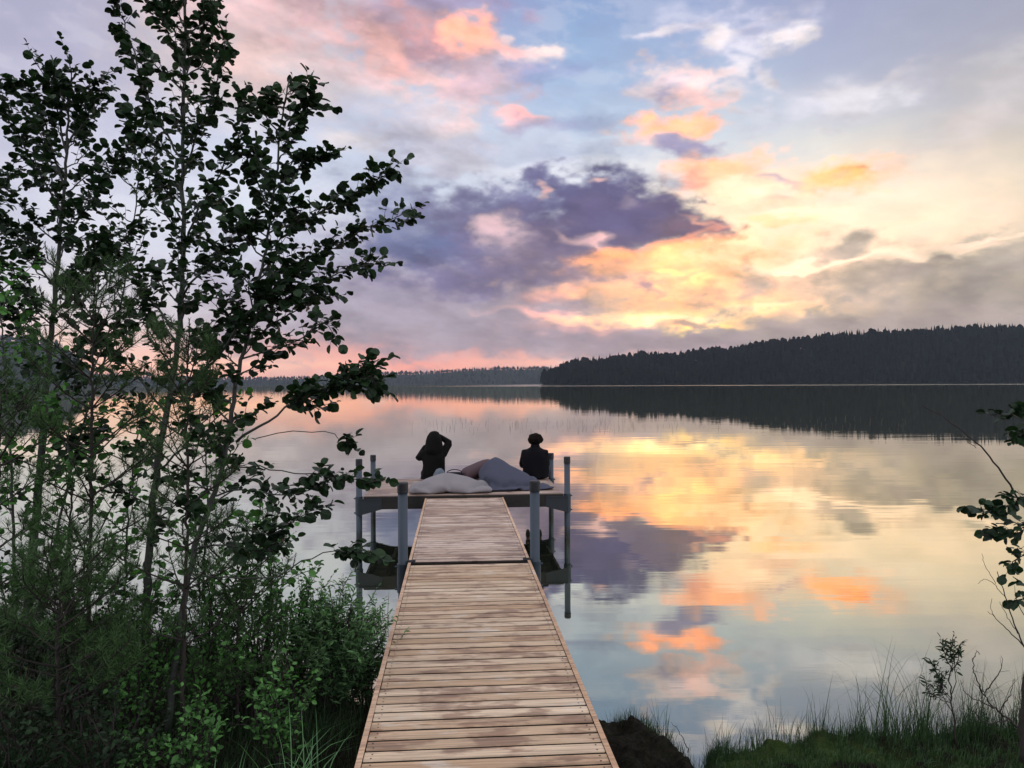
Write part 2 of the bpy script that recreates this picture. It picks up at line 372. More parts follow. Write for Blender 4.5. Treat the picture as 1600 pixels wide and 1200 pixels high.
# ------------------------------------------------------------------ far shores
m_hill = simple('hill_ground', (0.018, 0.022, 0.014), 1.0, var=.3, scale=.02, spec=0)
m_far = simple('conifer_mass', (0.008, 0.010, 0.008), 1.0, var=.75, scale=.05, spec=0)
rng = np.random.default_rng(7)
def conifers(name, pts, hts, seed, label):
    """a far-off wood: every conifer a stack of ragged skirts on a thin trunk"""
    r = np.random.default_rng(seed); V = []; Fc = []; n0 = 0; A = []
    for (x, y, z), h in zip(pts, hts):
        leafy = r.random() < (0.12 + .75*float(fbm(x*.02, y*.02, 99, 2))**2.2)
        k = 6; lay = 3; a0 = r.random() * 6.28
        wd = h * (r.uniform(.12, .2) if not leafy else r.uniform(.22, .32))
        vs = []; fs = []
        for L in range(lay):
            b0 = .12 + .27 * L if not leafy else .25 + .18 * L
            tp = min(1.0, b0 + .44) if not leafy else min(.97, b0 + .38)
            rw = wd * (1 - .27 * L) if not leafy else wd * (1.0, 1.05, .6)[L]
            base = len(vs)
            for q in range(k):
                rr = rw * r.uniform(.7, 1.2); c = a0 + L + q * 6.2832 / k
                vs.append((x + rr*math.cos(c), y + rr*math.sin(c), z + h*(b0 + r.uniform(-.03,.03))))
            vs.append((x + r.uniform(-.2,.2), y, z + h*tp))
            if leafy:
                for q in range(k):
                    c = a0 + L + q * 6.2832 / k
                    vs.append((x + rw*.75*math.cos(c), y + rw*.75*math.sin(c), z + h*(tp-.08)))
                fs += [(base+q, base+(q+1)%k, base+k+1+(q+1)%k, base+k+1+q) for q in range(k)]
                fs += [(base+k+1+q, base+k+1+(q+1)%k, base+k) for q in range(k)]
            else:
                fs += [(base+q, base+(q+1)%k, base+k) for q in range(k)]
        V.extend(vs); Fc.extend([tuple(i+n0 for i in f) for f in fs]); n0 += len(vs); A.extend([r.random()]*len(vs))
    m = MB(); m.v = [np.array(V)]; m.f = Fc; m.n = n0; m.att = [np.array(A)]; m.mi = [0]*len(Fc)
    tag(m.build(name, m_far), label, 'forest', kind='stuff')
def shore(name, forest_name, sil, d0, depth, th, step, seed, label, xmin_sharp=None):
    """sil: (photo x, photo y of the tree tops); the land begins at distance d0"""
    sx_ = [s[0] for s in sil]; sy_ = [s[1] for s in sil]
    xs = np.linspace((sx_[0]-800)/F*d0, (sx_[-1]-800)/F*(d0+depth*.6), 160)
    ys = np.linspace(d0-40, d0+depth+300, 40)
    X, Y = np.meshgrid(xs, ys)
    def hz(x, y):
        top = np.interp(np.asarray(x) / (d0 + depth*.6) * F + 800, sx_, sy_)
        H = np.maximum((600 - top) / F * (d0 + depth*.6) + CAMZ - th, 0.5)
        sh = d0 + 25*fbm(np.asarray(x)*.012, np.asarray(x)*0+3, seed)
        u = sstep(0, depth*.75, np.asarray(y) - sh) * (1 - sstep(depth*1.05, depth+290, np.asarray(y) - d0))
        e = sstep(0, 1, (np.asarray(x) - xs[0]) / 60.0) if xmin_sharp else 1.0
        return np.where(np.asarray(y) < sh, -1.5, (0.4 + u * H * (.93+.14*fbm(np.asarray(x)*.01, np.asarray(y)*.01, seed))) * e - (1-e)*2)
    tag(grid_mesh(name, X, Y, hz(X, Y), m_hill), kind='structure')
    r = np.random.default_rng(seed + 3)
    gx, gy = np.meshgrid(np.arange(xs[0]+4, xs[-1]-2, step), np.arange(d0+2, d0+depth+40, step*1.3))
    gx = gx.ravel() + r.uniform(-.5,.5,gx.size)*step; gy = gy.ravel() + r.uniform(-.5,.5,gy.size)*step
    z = hz(gx, gy); k = z > 0.2
    gx, gy, z = gx[k], gy[k], z[k]
    hh = th * (0.68 + 0.50 * r.random(gx.size)**1.5)
    hh *= 0.66 + 0.72*fbm(gx*.018, gy*.018, seed+9, 3)
    conifers(forest_name, np.stack([gx, gy, z-.3], 1), hh, seed, label)
shore('right_hill', 'forest', [(842,577),(860,569),(900,562),(950,556),(1000,551),(1050,549),(1100,543),(1150,538),(1200,533),(1250,527),(1300,521),(1350,517),(1400,515),(1450,513),(1500,510),(1550,509),(1600,508),(1800,505),(2100,512)],
      1050, 260, 21, 7.0, 11, 'dark conifer forest covering the long hill across the lake on the right', True)
shore('distant_hill', 'forest', [(-900,570),(-300,565),(0,572),(60,576),(200,584),(420,586),(520,583),(600,578),(660,578),(700,575),(760,572),(840,571),(940,575),(1100,585)],
      3000, 500, 17, 19.0, 23, 'faint hazy forest along the distant shore left of the point')
shore('left_hill', 'forest', [(-1200,500),(-400,505),(-60,516),(20,520),(60,526),(80,560),(96,598)],
      2100, 260, 19, 13.0, 31, 'grey misty forest on the near hill at the far left')

# evening air: one closed box round everything, even density
m_haze, nt, b = mat('evening_haze'); nt.nodes.remove(b)
pv = nd(nt, 'ShaderNodeVolumePrincipled')
pv.inputs['Color'].default_value = (0.72, 0.83, 1.0, 1); pv.inputs['Density'].default_value = 0.000062
pv.inputs['Anisotropy'].default_value = 0.0
nt.links.new(pv.outputs[0], nt.nodes['Material Output'].inputs['Volume'])
HAZE = True
if HAZE:
    hb = MB(); hb.box(-3800, 3800, -60, 3900, -3.0, 160)
    tag(hb.build('haze', m_haze), 'thin even evening haze over the whole lake', 'haze', kind='stuff')

# ------------------------------------------------------------------ dock materials
def wood(name, pale, mid, brown, stain=0.55, rough=(0.42, 0.7)):
    m, nt, b = mat(name)
    oc = nd(nt, 'ShaderNodeTexCoord').outputs['Object']
    at = nd(nt, 'ShaderNodeAttribute', attribute_name='rnd').outputs['Fac']
    off = nd(nt, 'ShaderNodeCombineXYZ'); nt.links.new(mth(nt, 'MULTIPLY', at, 37.0), off.inputs[0]); nt.links.new(mth(nt, 'MULTIPLY', at, 11.0), off.inputs[2])
    vec = vop(nt, 'ADD', oc, off.outputs[0])
    grain = noise(nt, vmul(nt, vec, (2.2, 60, 20)), 1.0, 5, 0.6, 0.4)
    blot = noise(nt, vmul(nt, oc, (2.6, 4.2, 1)), 1.0, 4, 0.62)
    blot2 = noise(nt, vmul(nt, vec, (3.4, 9.0, 1)), 1.0, 3, 0.6)
    wet = mth(nt, 'ADD', mth(nt, 'MULTIPLY', blot, 0.48), mth(nt, 'MULTIPLY', blot2, 0.52))
    c = mixc(nt, mapr(nt, at, 0, 1, 0, 1, False), pale, mid)
    c = mixc(nt, mapr(nt, wet, 0.49, 0.585, 0, stain), c, brown)
    c = mixc(nt, mapr(nt, wet, 0.44, 0.34, 0, 0.45), c, (0.72, 0.68, 0.62))
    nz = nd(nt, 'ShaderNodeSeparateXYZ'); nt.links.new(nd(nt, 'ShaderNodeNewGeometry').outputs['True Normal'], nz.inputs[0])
    gap_shade = mapr(nt, nz.outputs[2], 0.3, 0.8, 0.10, 1.0)      # side faces darkened in colour, for the shade between boards
    g2 = mth(nt, 'MULTIPLY', mapr(nt, grain, 0.30, 0.68, 0.62, 1.15), gap_shade)
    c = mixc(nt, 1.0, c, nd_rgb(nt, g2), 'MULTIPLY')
    vo = nd(nt, 'ShaderNodeTexVoronoi'); vo.inputs['Scale'].default_value = 1.0
    nt.links.new(vmul(nt, vec, (2.4, 16, 1)), vo.inputs['Vector'])
    kn = mapr(nt, vo.outputs['Distance'], 0.05, 0.14, 1, 0)
    c = mixc(nt, mth(nt, 'MULTIPLY', kn, 0.7), c, (0.10, 0.055, 0.03))
    nt.links.new(c, b.inputs['Base Color'])
    nt.links.new(mapr(nt, wet, 0.40, 0.62, rough[1], rough[0]), b.inputs['Roughness'])
    bp = nd(nt, 'ShaderNodeBump'); bp.inputs['Strength'].default_value = 0.5; bp.inputs['Distance'].default_value = 0.003
    nt.links.new(grain, bp.inputs['Height']); nt.links.new(bp.outputs[0], b.inputs['Normal'])
    return m
def nd_rgb(nt, v):
    n = nd(nt, 'ShaderNodeCombineColor')
    for i in range(3): nt.links.new(v, n.inputs[i])
    return n.outputs[0]
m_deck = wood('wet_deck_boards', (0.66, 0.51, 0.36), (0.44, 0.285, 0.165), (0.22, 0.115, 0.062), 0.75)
m_deck2 = wood('sky_pink_wet_boards', (0.58, 0.46, 0.38), (0.36, 0.235, 0.165), (0.19, 0.11, 0.075), 0.75)  # less golden boards, the sky's pink reflection put into their colour
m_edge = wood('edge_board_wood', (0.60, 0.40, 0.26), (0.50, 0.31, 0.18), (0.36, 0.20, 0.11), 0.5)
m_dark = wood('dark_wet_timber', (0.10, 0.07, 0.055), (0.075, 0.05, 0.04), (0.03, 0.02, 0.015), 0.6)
m_steel = simple('galvanised_steel', (0.030, 0.046, 0.066), 0.5, 0.15, .18, 9)
nt = m_steel.node_tree; b = nt.nodes['Principled BSDF']      # algae and scale near the waterline
_src = b.inputs['Base Color'].links[0].from_socket
_g = nd(nt, 'ShaderNodeNewGeometry').outputs['Position']; _s = nd(nt, 'ShaderNodeSeparateXYZ'); nt.links.new(_g, _s.inputs[0])
_n = noise(nt, vmul(nt, _g, (30, 30, 9)), 1.0, 4)
_h = mth(nt, 'ADD', _s.outputs[2], mth(nt, 'MULTIPLY', _n, -.22))
nt.links.new(mixc(nt, mapr(nt, _h, .10, -.04, 0, .85), _src, (0.012, 0.014, 0.010)), b.inputs['Base Color'])
m_steel2 = simple('dull_steel_plate', (0.018, 0.024, 0.032), 0.6, 0.1, .2, 9)
m_cap = simple('black_rubber_cap', (0.012, 0.013, 0.018), 0.55)
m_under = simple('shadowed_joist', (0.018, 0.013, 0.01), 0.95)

TH = math.atan(89 / F); DZ = 0.67               # dock bearing, deck height above the water
DO = Vector((0.136, 0, 0))
def dockw(a, b, z=0):                            # dock coordinates -> world
    return Vector((DO.x + a*math.cos(TH) - b*math.sin(TH), a*math.sin(TH) + b*math.cos(TH), z))
rng = np.random.default_rng(3)
def decking(x0, x1, y0, y1, z, pitch=0.106, wdt=0.0875, th=0.028):
    m = MB(); y = y0
    while y + wdt <= y1 + 1e-6:
        j = rng.uniform(-.0012, .0012); e = rng.uniform(-.003, .003)
        m.box(x0 + e, x1 + e*.5, y + j, y + j + wdt, z - th, z + rng.uniform(-.001, .001), rng.random(), bev=.004)
        for sx in np.linspace(x0 + .035, x1 - .035, 2 if x1 - x0 < 2 else 5):      # screw heads, two a joist
            for sy in (.022, wdt - .022):
                cx, cy = sx + rng.normal()*.004, y + j + sy + rng.normal()*.002
                m.add([(cx + .0048*math.cos(q), cy + .0048*math.sin(q), z + .0016) for q in np.linspace(0, 2*math.pi, 6, endpoint=False)], [(0,1,2,3,4,5)], 0.0, 1)
        y += pitch
    return m
def post_part(parent, x, y, ztop, sleeve, zbot=-1.6, r=0.048):
    m = MB(); m.tube([(x,y,zbot),(x,y,ztop-.1)], r, 20)
    o = m.build('post', m_steel, parent, smooth=True)
    m = MB(); m.tube([(x,y,ztop-.105),(x,y,ztop-.012),(x,y,ztop)], [r+.006, r+.006, r+.001], 20)
    m.build('cap', m_cap, o, smooth=False)
    m = MB(); m.tube([(x,y,sleeve[0]),(x,y,sleeve[1])], r+.011, 20)
    for z in (sleeve[0]+.03, sleeve[1]-.03):
        s = -1 if x < 0 else 1
        m.tube([(x+s*(r+.008),y,z),(x+s*(r+.032),y,z)], .012, 6)
    m.build('sleeve', m_steel, o, smooth=False)
    return o
def section(name, b0, b1, label, group):
    root = empty(name, DO, TH)
    tag(root, label, 'walkway', group)
    hw = .6
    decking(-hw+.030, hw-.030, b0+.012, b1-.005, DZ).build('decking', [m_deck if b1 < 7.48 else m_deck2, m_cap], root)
    for s in (-1, 1):
        m = MB(); x0, x1 = (hw-.028, hw) if s > 0 else (-hw, -hw+.028)
        y = b0
        while y < b1 - .01:
            y2 = min(b1, y + 3.0)
            m.box(x0, x1, y, y2-.002, DZ-.165, DZ+.006, rng.random()); y = y2
        m.build('edge_board', m_edge, root)
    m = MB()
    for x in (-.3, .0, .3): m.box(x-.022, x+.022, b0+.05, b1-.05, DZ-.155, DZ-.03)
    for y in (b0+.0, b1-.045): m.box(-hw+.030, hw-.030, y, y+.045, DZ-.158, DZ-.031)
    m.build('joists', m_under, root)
    return root
ws = section('dock_walkway', -2.6, 7.465, 'near walkway section with brown damp blotches, running out from the shore', 'walkway sections of the dock')
wf_ = section('dock_walkway', 7.50, 11.64, 'far walkway section with sky-pink boards between the two short posts and the platform', 'walkway sections of the dock')
for s in (-1, 1):
    post_part(wf_, s*.655, 7.53, 1.453, (DZ-.30, DZ-.02))
    m = MB(); m.box(s*.57-.03, s*.57+.03, 7.455, 7.52, DZ-.10, DZ+.012)
    m.tube([(s*.57-.04, 7.488, DZ+.014),(s*.57+.04, 7.488, DZ+.014)], .010, 8)
    m.build('hinge', m_cap, wf_)
# swimming platform
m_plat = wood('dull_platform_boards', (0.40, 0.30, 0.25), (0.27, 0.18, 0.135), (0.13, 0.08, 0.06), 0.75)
PB0, PB1, PW = 11.68, 13.80, 1.535
plat = empty('dock_platform', DO, TH)
tag(plat, 'wide wooden platform on four tall steel posts at the end of the dock', 'platform')
DP = DZ + .045
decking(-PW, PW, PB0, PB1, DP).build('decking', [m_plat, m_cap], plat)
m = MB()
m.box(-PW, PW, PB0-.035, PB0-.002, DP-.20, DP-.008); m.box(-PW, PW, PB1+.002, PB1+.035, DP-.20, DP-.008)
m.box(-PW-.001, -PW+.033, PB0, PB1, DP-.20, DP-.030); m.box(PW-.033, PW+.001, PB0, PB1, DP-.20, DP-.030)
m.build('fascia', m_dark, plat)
m = MB()
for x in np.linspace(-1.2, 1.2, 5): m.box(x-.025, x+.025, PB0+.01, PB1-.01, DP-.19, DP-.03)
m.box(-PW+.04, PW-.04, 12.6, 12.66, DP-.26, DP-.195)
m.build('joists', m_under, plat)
for sx_ in (-1, 1):
    for (yy, zt) in ((PB0+.10, 1.275), (PB1-.02, 1.15)):
        post_part(plat, sx_*1.615, yy, zt, (DP-.30, DP-.02), r=.046)
    # tapering gusset plates carry the deck
    for yy in (PB0-.045, PB1+.037):
        x0 = sx_*1.60; x1 = sx_*1.26
        m = MB(); pr = [(x0, DP-.035), (x1, DP-.035), (x1, DP-.20), (x0, DP-.29)]
        if sx_ > 0: pr = pr[::-1]
        v = [(x, yy, z) for x, z in pr] + [(x, yy+.008, z) for x, z in pr]
        m.add(v, [(0,1,2,3),(7,6,5,4)] + [(i,i+4,(i+1)%4+4,(i+1)%4) for i in range(4)])
        m.box(min(x0,x1), max(x0,x1), yy-.012, yy-.0005, DP-.055, DP-.036)
        m.build('gusset_plate', m_steel2, plat)

# ------------------------------------------------------------------ bedding and bags on the platform
def cloth(name, col, rough=.85):
    return simple(name, col, rough, 0, .10, 5, bump=.25, spec=.08)
def cushion(name, a, b, sx, sy, h, rz, seed, material, label, cat, group=None, prof=None, fold=.03, nx=96, ny=64):
    """a slumped cushion: a seam all round, a crown, and folds that run in from the seam"""
    us = np.linspace(-1, 1, nx); vs = np.linspace(-1, 1, ny)
    U, V = np.meshgrid(us, vs)
    R = np.maximum(np.abs(U), np.abs(V)); e = np.clip(1 - R, 0, 1)
    pinch = 1 - .10 * (1 - np.abs(V)**2) * np.abs(U)**6
    outx = 1 + .06*(fbm(V*3+9, U*0+seed, seed, 2)-.5)*2; 
    X = U * sx/2 * outx * (1 - .12*np.abs(V)**3); Y = V * sy/2 * pinch * (1 - .10*np.abs(U)**3)
    crown = (1-np.abs(V)**2.4)**.62 * np.clip((prof or (lambda u, v: (1-np.abs(u)**2.1)**.62))(U, V), 0, None)
    def rays(cu, cv, k, sd):                      # folds running in from a corner
        th = np.arctan2(V - cv, U - cu); dist = np.hypot(U - cu, V - cv)
        rg = 1 - np.abs(2*fbm(th*k + dist*.5, dist*1.1, sd, 2) - 1)*2.4
        return rg * np.exp(-dist*.9)
    n1 = rays(1.05, .2, 3.2, seed+1) + rays(-1.05, -.3, 3.0, seed+2) + rays(.2, -1.3, 2.2, seed+3)*.7
    n2 = 1 - np.abs(2*fbm(U*1.5+V*2.2, V*1.6-U*1.9, seed+7, 2)-1)*2.6
    n3 = fbm(U*7, V*7, seed+9, 2) - .5
    amp = np.clip(crown*2.2, 0, 1)
    Zt = h*crown + amp*(fold*n1 + fold*.45*n2 + fold*.25*n3) + .035
    # the hem sags on to the deck, rippled
    hem = (1-np.clip(e*14, 0, 1)); Zt = Zt*(1-hem) + hem*(.012+.03*fbm(U*6, V*6, seed+5, 2))
    nv = nx*ny
    top = np.stack([X, Y, Zt], -1).reshape(-1, 3)
    bot = np.stack([X*.97, Y*.97, np.full_like(X, .003)], -1).reshape(-1, 3)
    m = MB()
    f = []
    for j in range(ny-1):
        for i in range(nx-1):
            q = (j*nx+i, j*nx+i+1, (j+1)*nx+i+1, (j+1)*nx+i)
            f.append(q); f.append(tuple(k+nv for k in q[::-1]))
    ring = [i for i in range(nx)] + [j*nx+nx-1 for j in range(1, ny)] + [(ny-1)*nx+i for i in range(nx-2, -1, -1)] + [j*nx for j in range(ny-2, 0, -1)]
    for k in range(len(ring)):
        p, q = ring[k], ring[(k+1) % len(ring)]
        f.append((q, p, p+nv, q+nv))
    m.add(np.concatenate([top, bot]), f)
    o = m.build(name, material, smooth=True)
    o.location = dockw(a, b, DP + .002); o.rotation_euler = (0, 0, TH + math.radians(rz))
    tag(o, label, cat, group); return o
# settled shapes of the three cloth bags: top sheet then under sheet, x y z in millimetres, row by row
BAGS = {
  'pillow': (26, 16, [
   -914,-347,33,-894,-302,42,-839,-297,49,-799,-334,41,-742,-340,37,-685,-338,29,-628,-333,20,-571,-326,14,-514,-318,18,-460,-306,33,-412,-299,39,-363,-273,46,-326,-290,25,-270,-288,32,-243,-307,29,-186,-313,23,-129,-318,19,-71,-323,16,-14,-328,16,43,-332,23,
   100,-332,35,158,-328,42,215,-320,47,272,-308,50,321,-281,50,368,-293,37,-942,-308,44,-905,-297,94,-848,-290,107,-791,-293,100,-735,-290,87,-681,-287,69,-629,-285,45,-589,-302,73,-533,-304,88,-477,-304,100,-421,-304,111,-368,-293,95,-326,-277,59,-285,-295,93,
   -236,-291,95,-179,-296,91,-122,-297,83,-65,-297,73,-16,-286,46,33,-278,73,90,-272,77,147,-267,83,204,-261,89,260,-252,89,320,-252,82,349,-248,46,-953,-251,38,-915,-241,88,-854,-232,109,-797,-225,91,-747,-225,67,-691,-219,58,-651,-238,92,-597,-244,112,
   -542,-246,127,-485,-243,134,-428,-237,135,-376,-226,115,-332,-218,98,-287,-233,127,-230,-236,134,-173,-236,127,-117,-234,116,-61,-231,102,-7,-226,82,37,-212,48,85,-202,77,140,-197,94,197,-194,104,260,-194,95,321,-194,78,372,-198,44,-959,-194,31,-921,-185,81,
   -860,-177,96,-802,-178,67,-756,-170,69,-701,-175,85,-645,-181,93,-603,-193,131,-547,-191,144,-490,-188,152,-433,-184,154,-380,-173,133,-340,-172,130,-286,-179,148,-229,-181,150,-171,-181,144,-115,-180,133,-59,-177,121,-3,-174,105,49,-167,81,93,-153,49,140,-142,80,
   196,-138,94,260,-137,92,323,-138,76,376,-140,42,-963,-137,24,-928,-129,76,-866,-121,81,-806,-121,58,-751,-121,57,-705,-127,90,-662,-137,126,-609,-138,147,-552,-136,159,-495,-133,167,-438,-129,168,-383,-121,155,-340,-119,154,-285,-125,166,-227,-126,166,-170,-126,159,
   -113,-125,150,-57,-123,138,-1,-120,124,53,-116,106,103,-106,78,147,-91,54,195,-82,83,259,-80,86,322,-81,71,377,-83,39,-965,-80,19,-935,-72,69,-872,-66,67,-811,-66,51,-770,-78,90,-721,-82,119,-668,-83,142,-613,-82,159,-557,-80,171,-500,-78,180,
   -443,-74,184,-386,-68,177,-341,-67,177,-284,-70,184,-226,-71,180,-169,-70,173,-112,-69,164,-55,-68,154,1,-66,142,56,-63,127,110,-57,106,155,-44,73,197,-28,64,259,-23,81,322,-24,67,378,-25,37,-967,-22,16,-941,-16,60,-879,-13,49,-830,-23,84,
   -780,-27,113,-727,-28,135,-672,-27,153,-617,-25,168,-561,-23,181,-504,-21,191,-447,-19,198,-390,-15,198,-340,-14,199,-283,-15,199,-225,-14,193,-168,-14,185,-111,-13,177,-54,-12,168,2,-11,158,59,-8,146,114,-5,129,166,2,105,204,21,68,259,32,68,
   322,33,66,377,33,34,-968,35,16,-946,38,50,-892,35,70,-840,28,107,-787,27,130,-732,28,147,-676,30,162,-620,31,176,-564,33,189,-508,35,200,-451,37,210,-394,40,217,-339,40,219,-282,41,211,-225,42,203,-168,43,195,-111,43,187,-54,44,180,
   3,45,172,59,47,160,115,50,146,170,53,130,219,63,102,259,87,58,322,91,67,375,91,31,-969,93,16,-951,95,52,-901,87,91,-844,84,120,-790,84,135,-735,85,152,-679,87,167,-623,88,181,-567,90,194,-511,92,207,-454,94,219,-397,96,226,
   -339,97,226,-282,98,221,-225,99,212,-168,99,202,-111,100,194,-54,101,187,3,102,180,56,104,156,107,104,131,160,109,124,217,117,121,272,130,91,322,146,55,372,149,31,-970,150,16,-958,148,67,-899,144,94,-838,140,111,-786,139,121,-735,142,146,
   -680,144,166,-625,146,181,-569,148,195,-513,150,210,-456,151,221,-399,153,227,-341,155,227,-283,155,223,-226,156,213,-169,157,202,-112,157,193,-55,158,185,-3,155,162,41,151,127,96,157,114,153,165,112,208,174,127,268,185,109,325,197,81,365,206,34,
   -971,208,16,-952,202,68,-895,201,91,-831,196,101,-775,188,95,-725,190,121,-679,200,153,-624,202,172,-568,204,185,-513,206,200,-457,208,212,-400,210,220,-342,211,219,-285,212,214,-228,213,205,-171,214,195,-114,214,182,-58,213,170,-5,210,148,35,200,109,
   90,212,122,144,221,110,198,230,129,259,241,114,317,253,88,352,262,40,-972,265,20,-948,258,78,-887,257,77,-825,252,89,-773,242,99,-717,239,112,-660,238,116,-621,255,149,-566,257,165,-511,260,180,-455,263,195,-401,263,199,-344,267,204,-288,265,192,
   -231,267,187,-174,268,177,-118,268,166,-62,268,153,-8,265,133,39,257,101,87,258,90,132,275,119,188,286,131,247,297,109,285,285,82,315,291,47,-970,322,29,-940,314,82,-881,305,106,-819,307,93,-766,297,105,-714,289,86,-658,287,86,-616,304,120,
   -562,309,140,-507,312,156,-453,317,176,-401,316,179,-347,320,182,-292,317,168,-235,321,167,-178,321,156,-122,322,145,-66,322,133,-13,318,111,23,300,70,79,312,74,132,324,92,175,341,120,206,311,73,262,330,59,316,335,55,-961,377,44,-917,366,81,
   -862,350,78,-814,357,120,-757,351,113,-703,344,98,-648,337,82,-606,348,86,-556,359,112,-503,364,132,-449,369,153,-405,359,143,-352,365,148,-296,368,143,-239,373,144,-183,373,131,-127,373,120,-71,371,106,-28,359,89,10,346,99,67,354,106,110,349,78,
   159,372,79,180,353,46,241,368,52,275,359,85,-927,410,63,-906,410,89,-847,401,75,-795,399,68,-751,419,99,-694,414,96,-637,407,85,-582,400,69,-531,392,58,-490,417,86,-436,414,102,-384,423,120,-345,397,87,-302,427,107,-249,427,98,-192,428,88,
   -136,428,75,-94,404,47,-55,410,88,0,416,106,54,419,91,90,409,68,133,411,85,170,395,85,217,390,64,241,348,96,-938,451,36,-897,426,54,-850,458,55,-794,468,52,-736,470,47,-695,462,49,-637,464,44,-580,461,36,-524,456,28,-467,449,24,
   -414,438,40,-367,423,66,-342,444,40,-300,416,47,-262,446,30,-206,457,21,-150,466,15,-96,472,33,-44,467,56,0,472,72,43,453,74,85,482,82,140,476,98,192,458,114,206,405,127,199,362,110,-893,-297,14,-837,-278,16,-803,-276,15,-746,-273,16,
   -693,-267,16,-636,-259,16,-580,-252,16,-523,-244,16,-466,-237,16,-409,-231,16,-359,-224,36,-332,-224,43,-295,-230,17,-238,-235,16,-181,-239,16,-123,-244,16,-66,-249,16,-9,-253,16,48,-259,16,100,-264,16,158,-265,16,209,-266,16,265,-257,16,325,-256,16,
   -898,-249,16,-843,-236,38,-806,-208,16,-749,-202,16,-701,-197,16,-645,-189,16,-588,-181,16,-531,-173,16,-474,-166,16,-417,-160,16,-363,-154,27,-328,-155,43,-290,-159,16,-233,-164,16,-175,-168,16,-118,-173,16,-61,-178,16,-3,-182,16,41,-196,16,99,-193,16,
   144,-205,16,198,-198,16,262,-199,16,326,-199,16,-899,-192,16,-834,-191,16,-788,-169,37,-750,-148,16,-697,-143,30,-647,-137,31,-595,-124,16,-538,-116,16,-481,-109,17,-423,-103,19,-366,-99,25,-326,-104,28,-286,-103,22,-228,-107,19,-171,-111,18,-114,-116,17,
   -56,-121,16,-18,-140,14,38,-139,16,83,-150,16,141,-148,15,199,-145,15,261,-143,15,326,-142,16,-900,-135,16,-836,-133,15,-771,-130,15,-735,-108,32,-693,-90,17,-639,-87,34,-596,-89,54,-544,-71,49,-487,-67,54,-430,-68,63,-376,-78,75,-321,-70,73,
   -279,-70,69,-224,-63,55,-167,-62,47,-110,-64,42,-70,-80,29,-29,-94,18,24,-94,16,81,-93,16,139,-91,16,196,-88,15,261,-86,15,325,-84,15,-901,-78,15,-837,-76,16,-773,-74,16,-715,-72,15,-689,-49,40,-642,-40,52,-586,-37,64,-546,-49,100,
   -493,-39,104,-437,-46,116,-380,-45,122,-323,-43,124,-272,-41,118,-216,-35,105,-162,-26,91,-121,-30,70,-85,-41,45,-35,-37,18,22,-37,16,79,-36,16,137,-34,16,195,-32,16,259,-29,15,323,-27,16,-903,-21,16,-838,-19,16,-774,-17,16,-716,-15,16,
   -663,-12,36,-627,-13,77,-596,2,103,-544,-2,124,-496,-9,152,-440,-7,158,-383,-7,164,-326,-5,164,-269,-3,159,-213,3,148,-166,6,127,-124,6,100,-79,12,65,-35,19,30,20,20,16,78,21,16,135,23,16,192,25,16,256,27,16,320,30,16,
   -904,37,15,-839,38,15,-775,40,16,-717,42,16,-676,41,51,-635,40,91,-593,39,130,-551,44,157,-498,41,177,-442,42,189,-384,42,194,-327,43,195,-269,46,189,-213,48,178,-160,51,157,-110,55,128,-69,63,90,-25,70,53,27,69,34,77,77,16,
   131,76,16,188,79,16,252,84,16,316,88,16,-905,94,16,-841,95,16,-776,97,16,-718,98,16,-686,95,64,-653,91,111,-608,91,149,-556,94,176,-501,96,193,-444,97,204,-386,98,211,-327,99,211,-269,101,205,-211,103,193,-155,105,175,-104,108,147,
   -59,113,110,-28,117,62,16,121,25,72,133,16,126,131,16,183,136,16,248,141,16,312,145,16,-906,151,16,-842,152,16,-777,154,16,-720,155,22,-691,151,70,-657,148,117,-612,148,153,-559,151,179,-504,154,197,-446,155,208,-387,156,213,-328,157,212,
   -270,159,206,-213,160,195,-158,163,177,-107,166,150,-63,170,112,-32,173,63,7,177,22,64,182,16,121,188,16,179,193,16,243,198,16,307,202,16,-907,208,16,-842,210,16,-778,211,16,-722,211,25,-680,207,65,-660,203,118,-608,203,141,-558,207,168,
   -503,210,186,-446,212,197,-389,213,203,-331,214,201,-273,216,196,-216,216,184,-164,217,165,-119,221,138,-79,223,97,-35,230,63,2,233,20,59,239,16,116,244,16,174,250,16,238,255,16,301,258,24,-908,266,16,-843,267,16,-779,268,16,-724,268,33,
   -691,259,75,-648,246,86,-605,248,116,-555,258,142,-501,262,161,-445,264,174,-388,265,180,-332,267,179,-275,268,171,-220,266,158,-166,260,140,-125,264,114,-92,276,85,-52,279,45,-1,286,20,55,295,16,112,301,16,169,306,16,231,310,26,284,299,33,
   -909,323,16,-845,324,16,-790,315,36,-741,307,41,-699,292,43,-644,280,51,-593,286,75,-544,298,102,-497,304,124,-442,309,137,-385,309,143,-337,310,142,-281,310,133,-226,307,118,-173,298,99,-119,293,82,-80,312,65,-45,330,59,-5,342,25,48,351,16,
   106,357,16,160,356,16,217,355,31,276,349,16,-910,380,16,-848,379,25,-803,354,22,-747,346,16,-695,337,33,-640,329,27,-584,327,37,-544,341,70,-489,331,75,-434,337,90,-383,337,104,-341,356,108,-292,339,86,-238,335,69,-184,327,51,-128,328,39,
   -71,335,31,-31,368,53,12,387,45,53,396,19,103,405,38,152,402,18,212,407,15,251,379,33,-910,436,16,-850,426,16,-798,422,16,-744,415,26,-690,404,16,-634,398,16,-590,394,16,-533,384,16,-477,377,22,-420,369,29,-376,379,55,-358,375,51,
   -309,368,25,-252,375,16,-195,383,16,-139,392,16,-83,402,16,-31,414,28,18,428,16,46,466,16,104,469,16,159,469,26,202,440,43,234,399,71,
  ]),
  'duvet': (27, 20, [
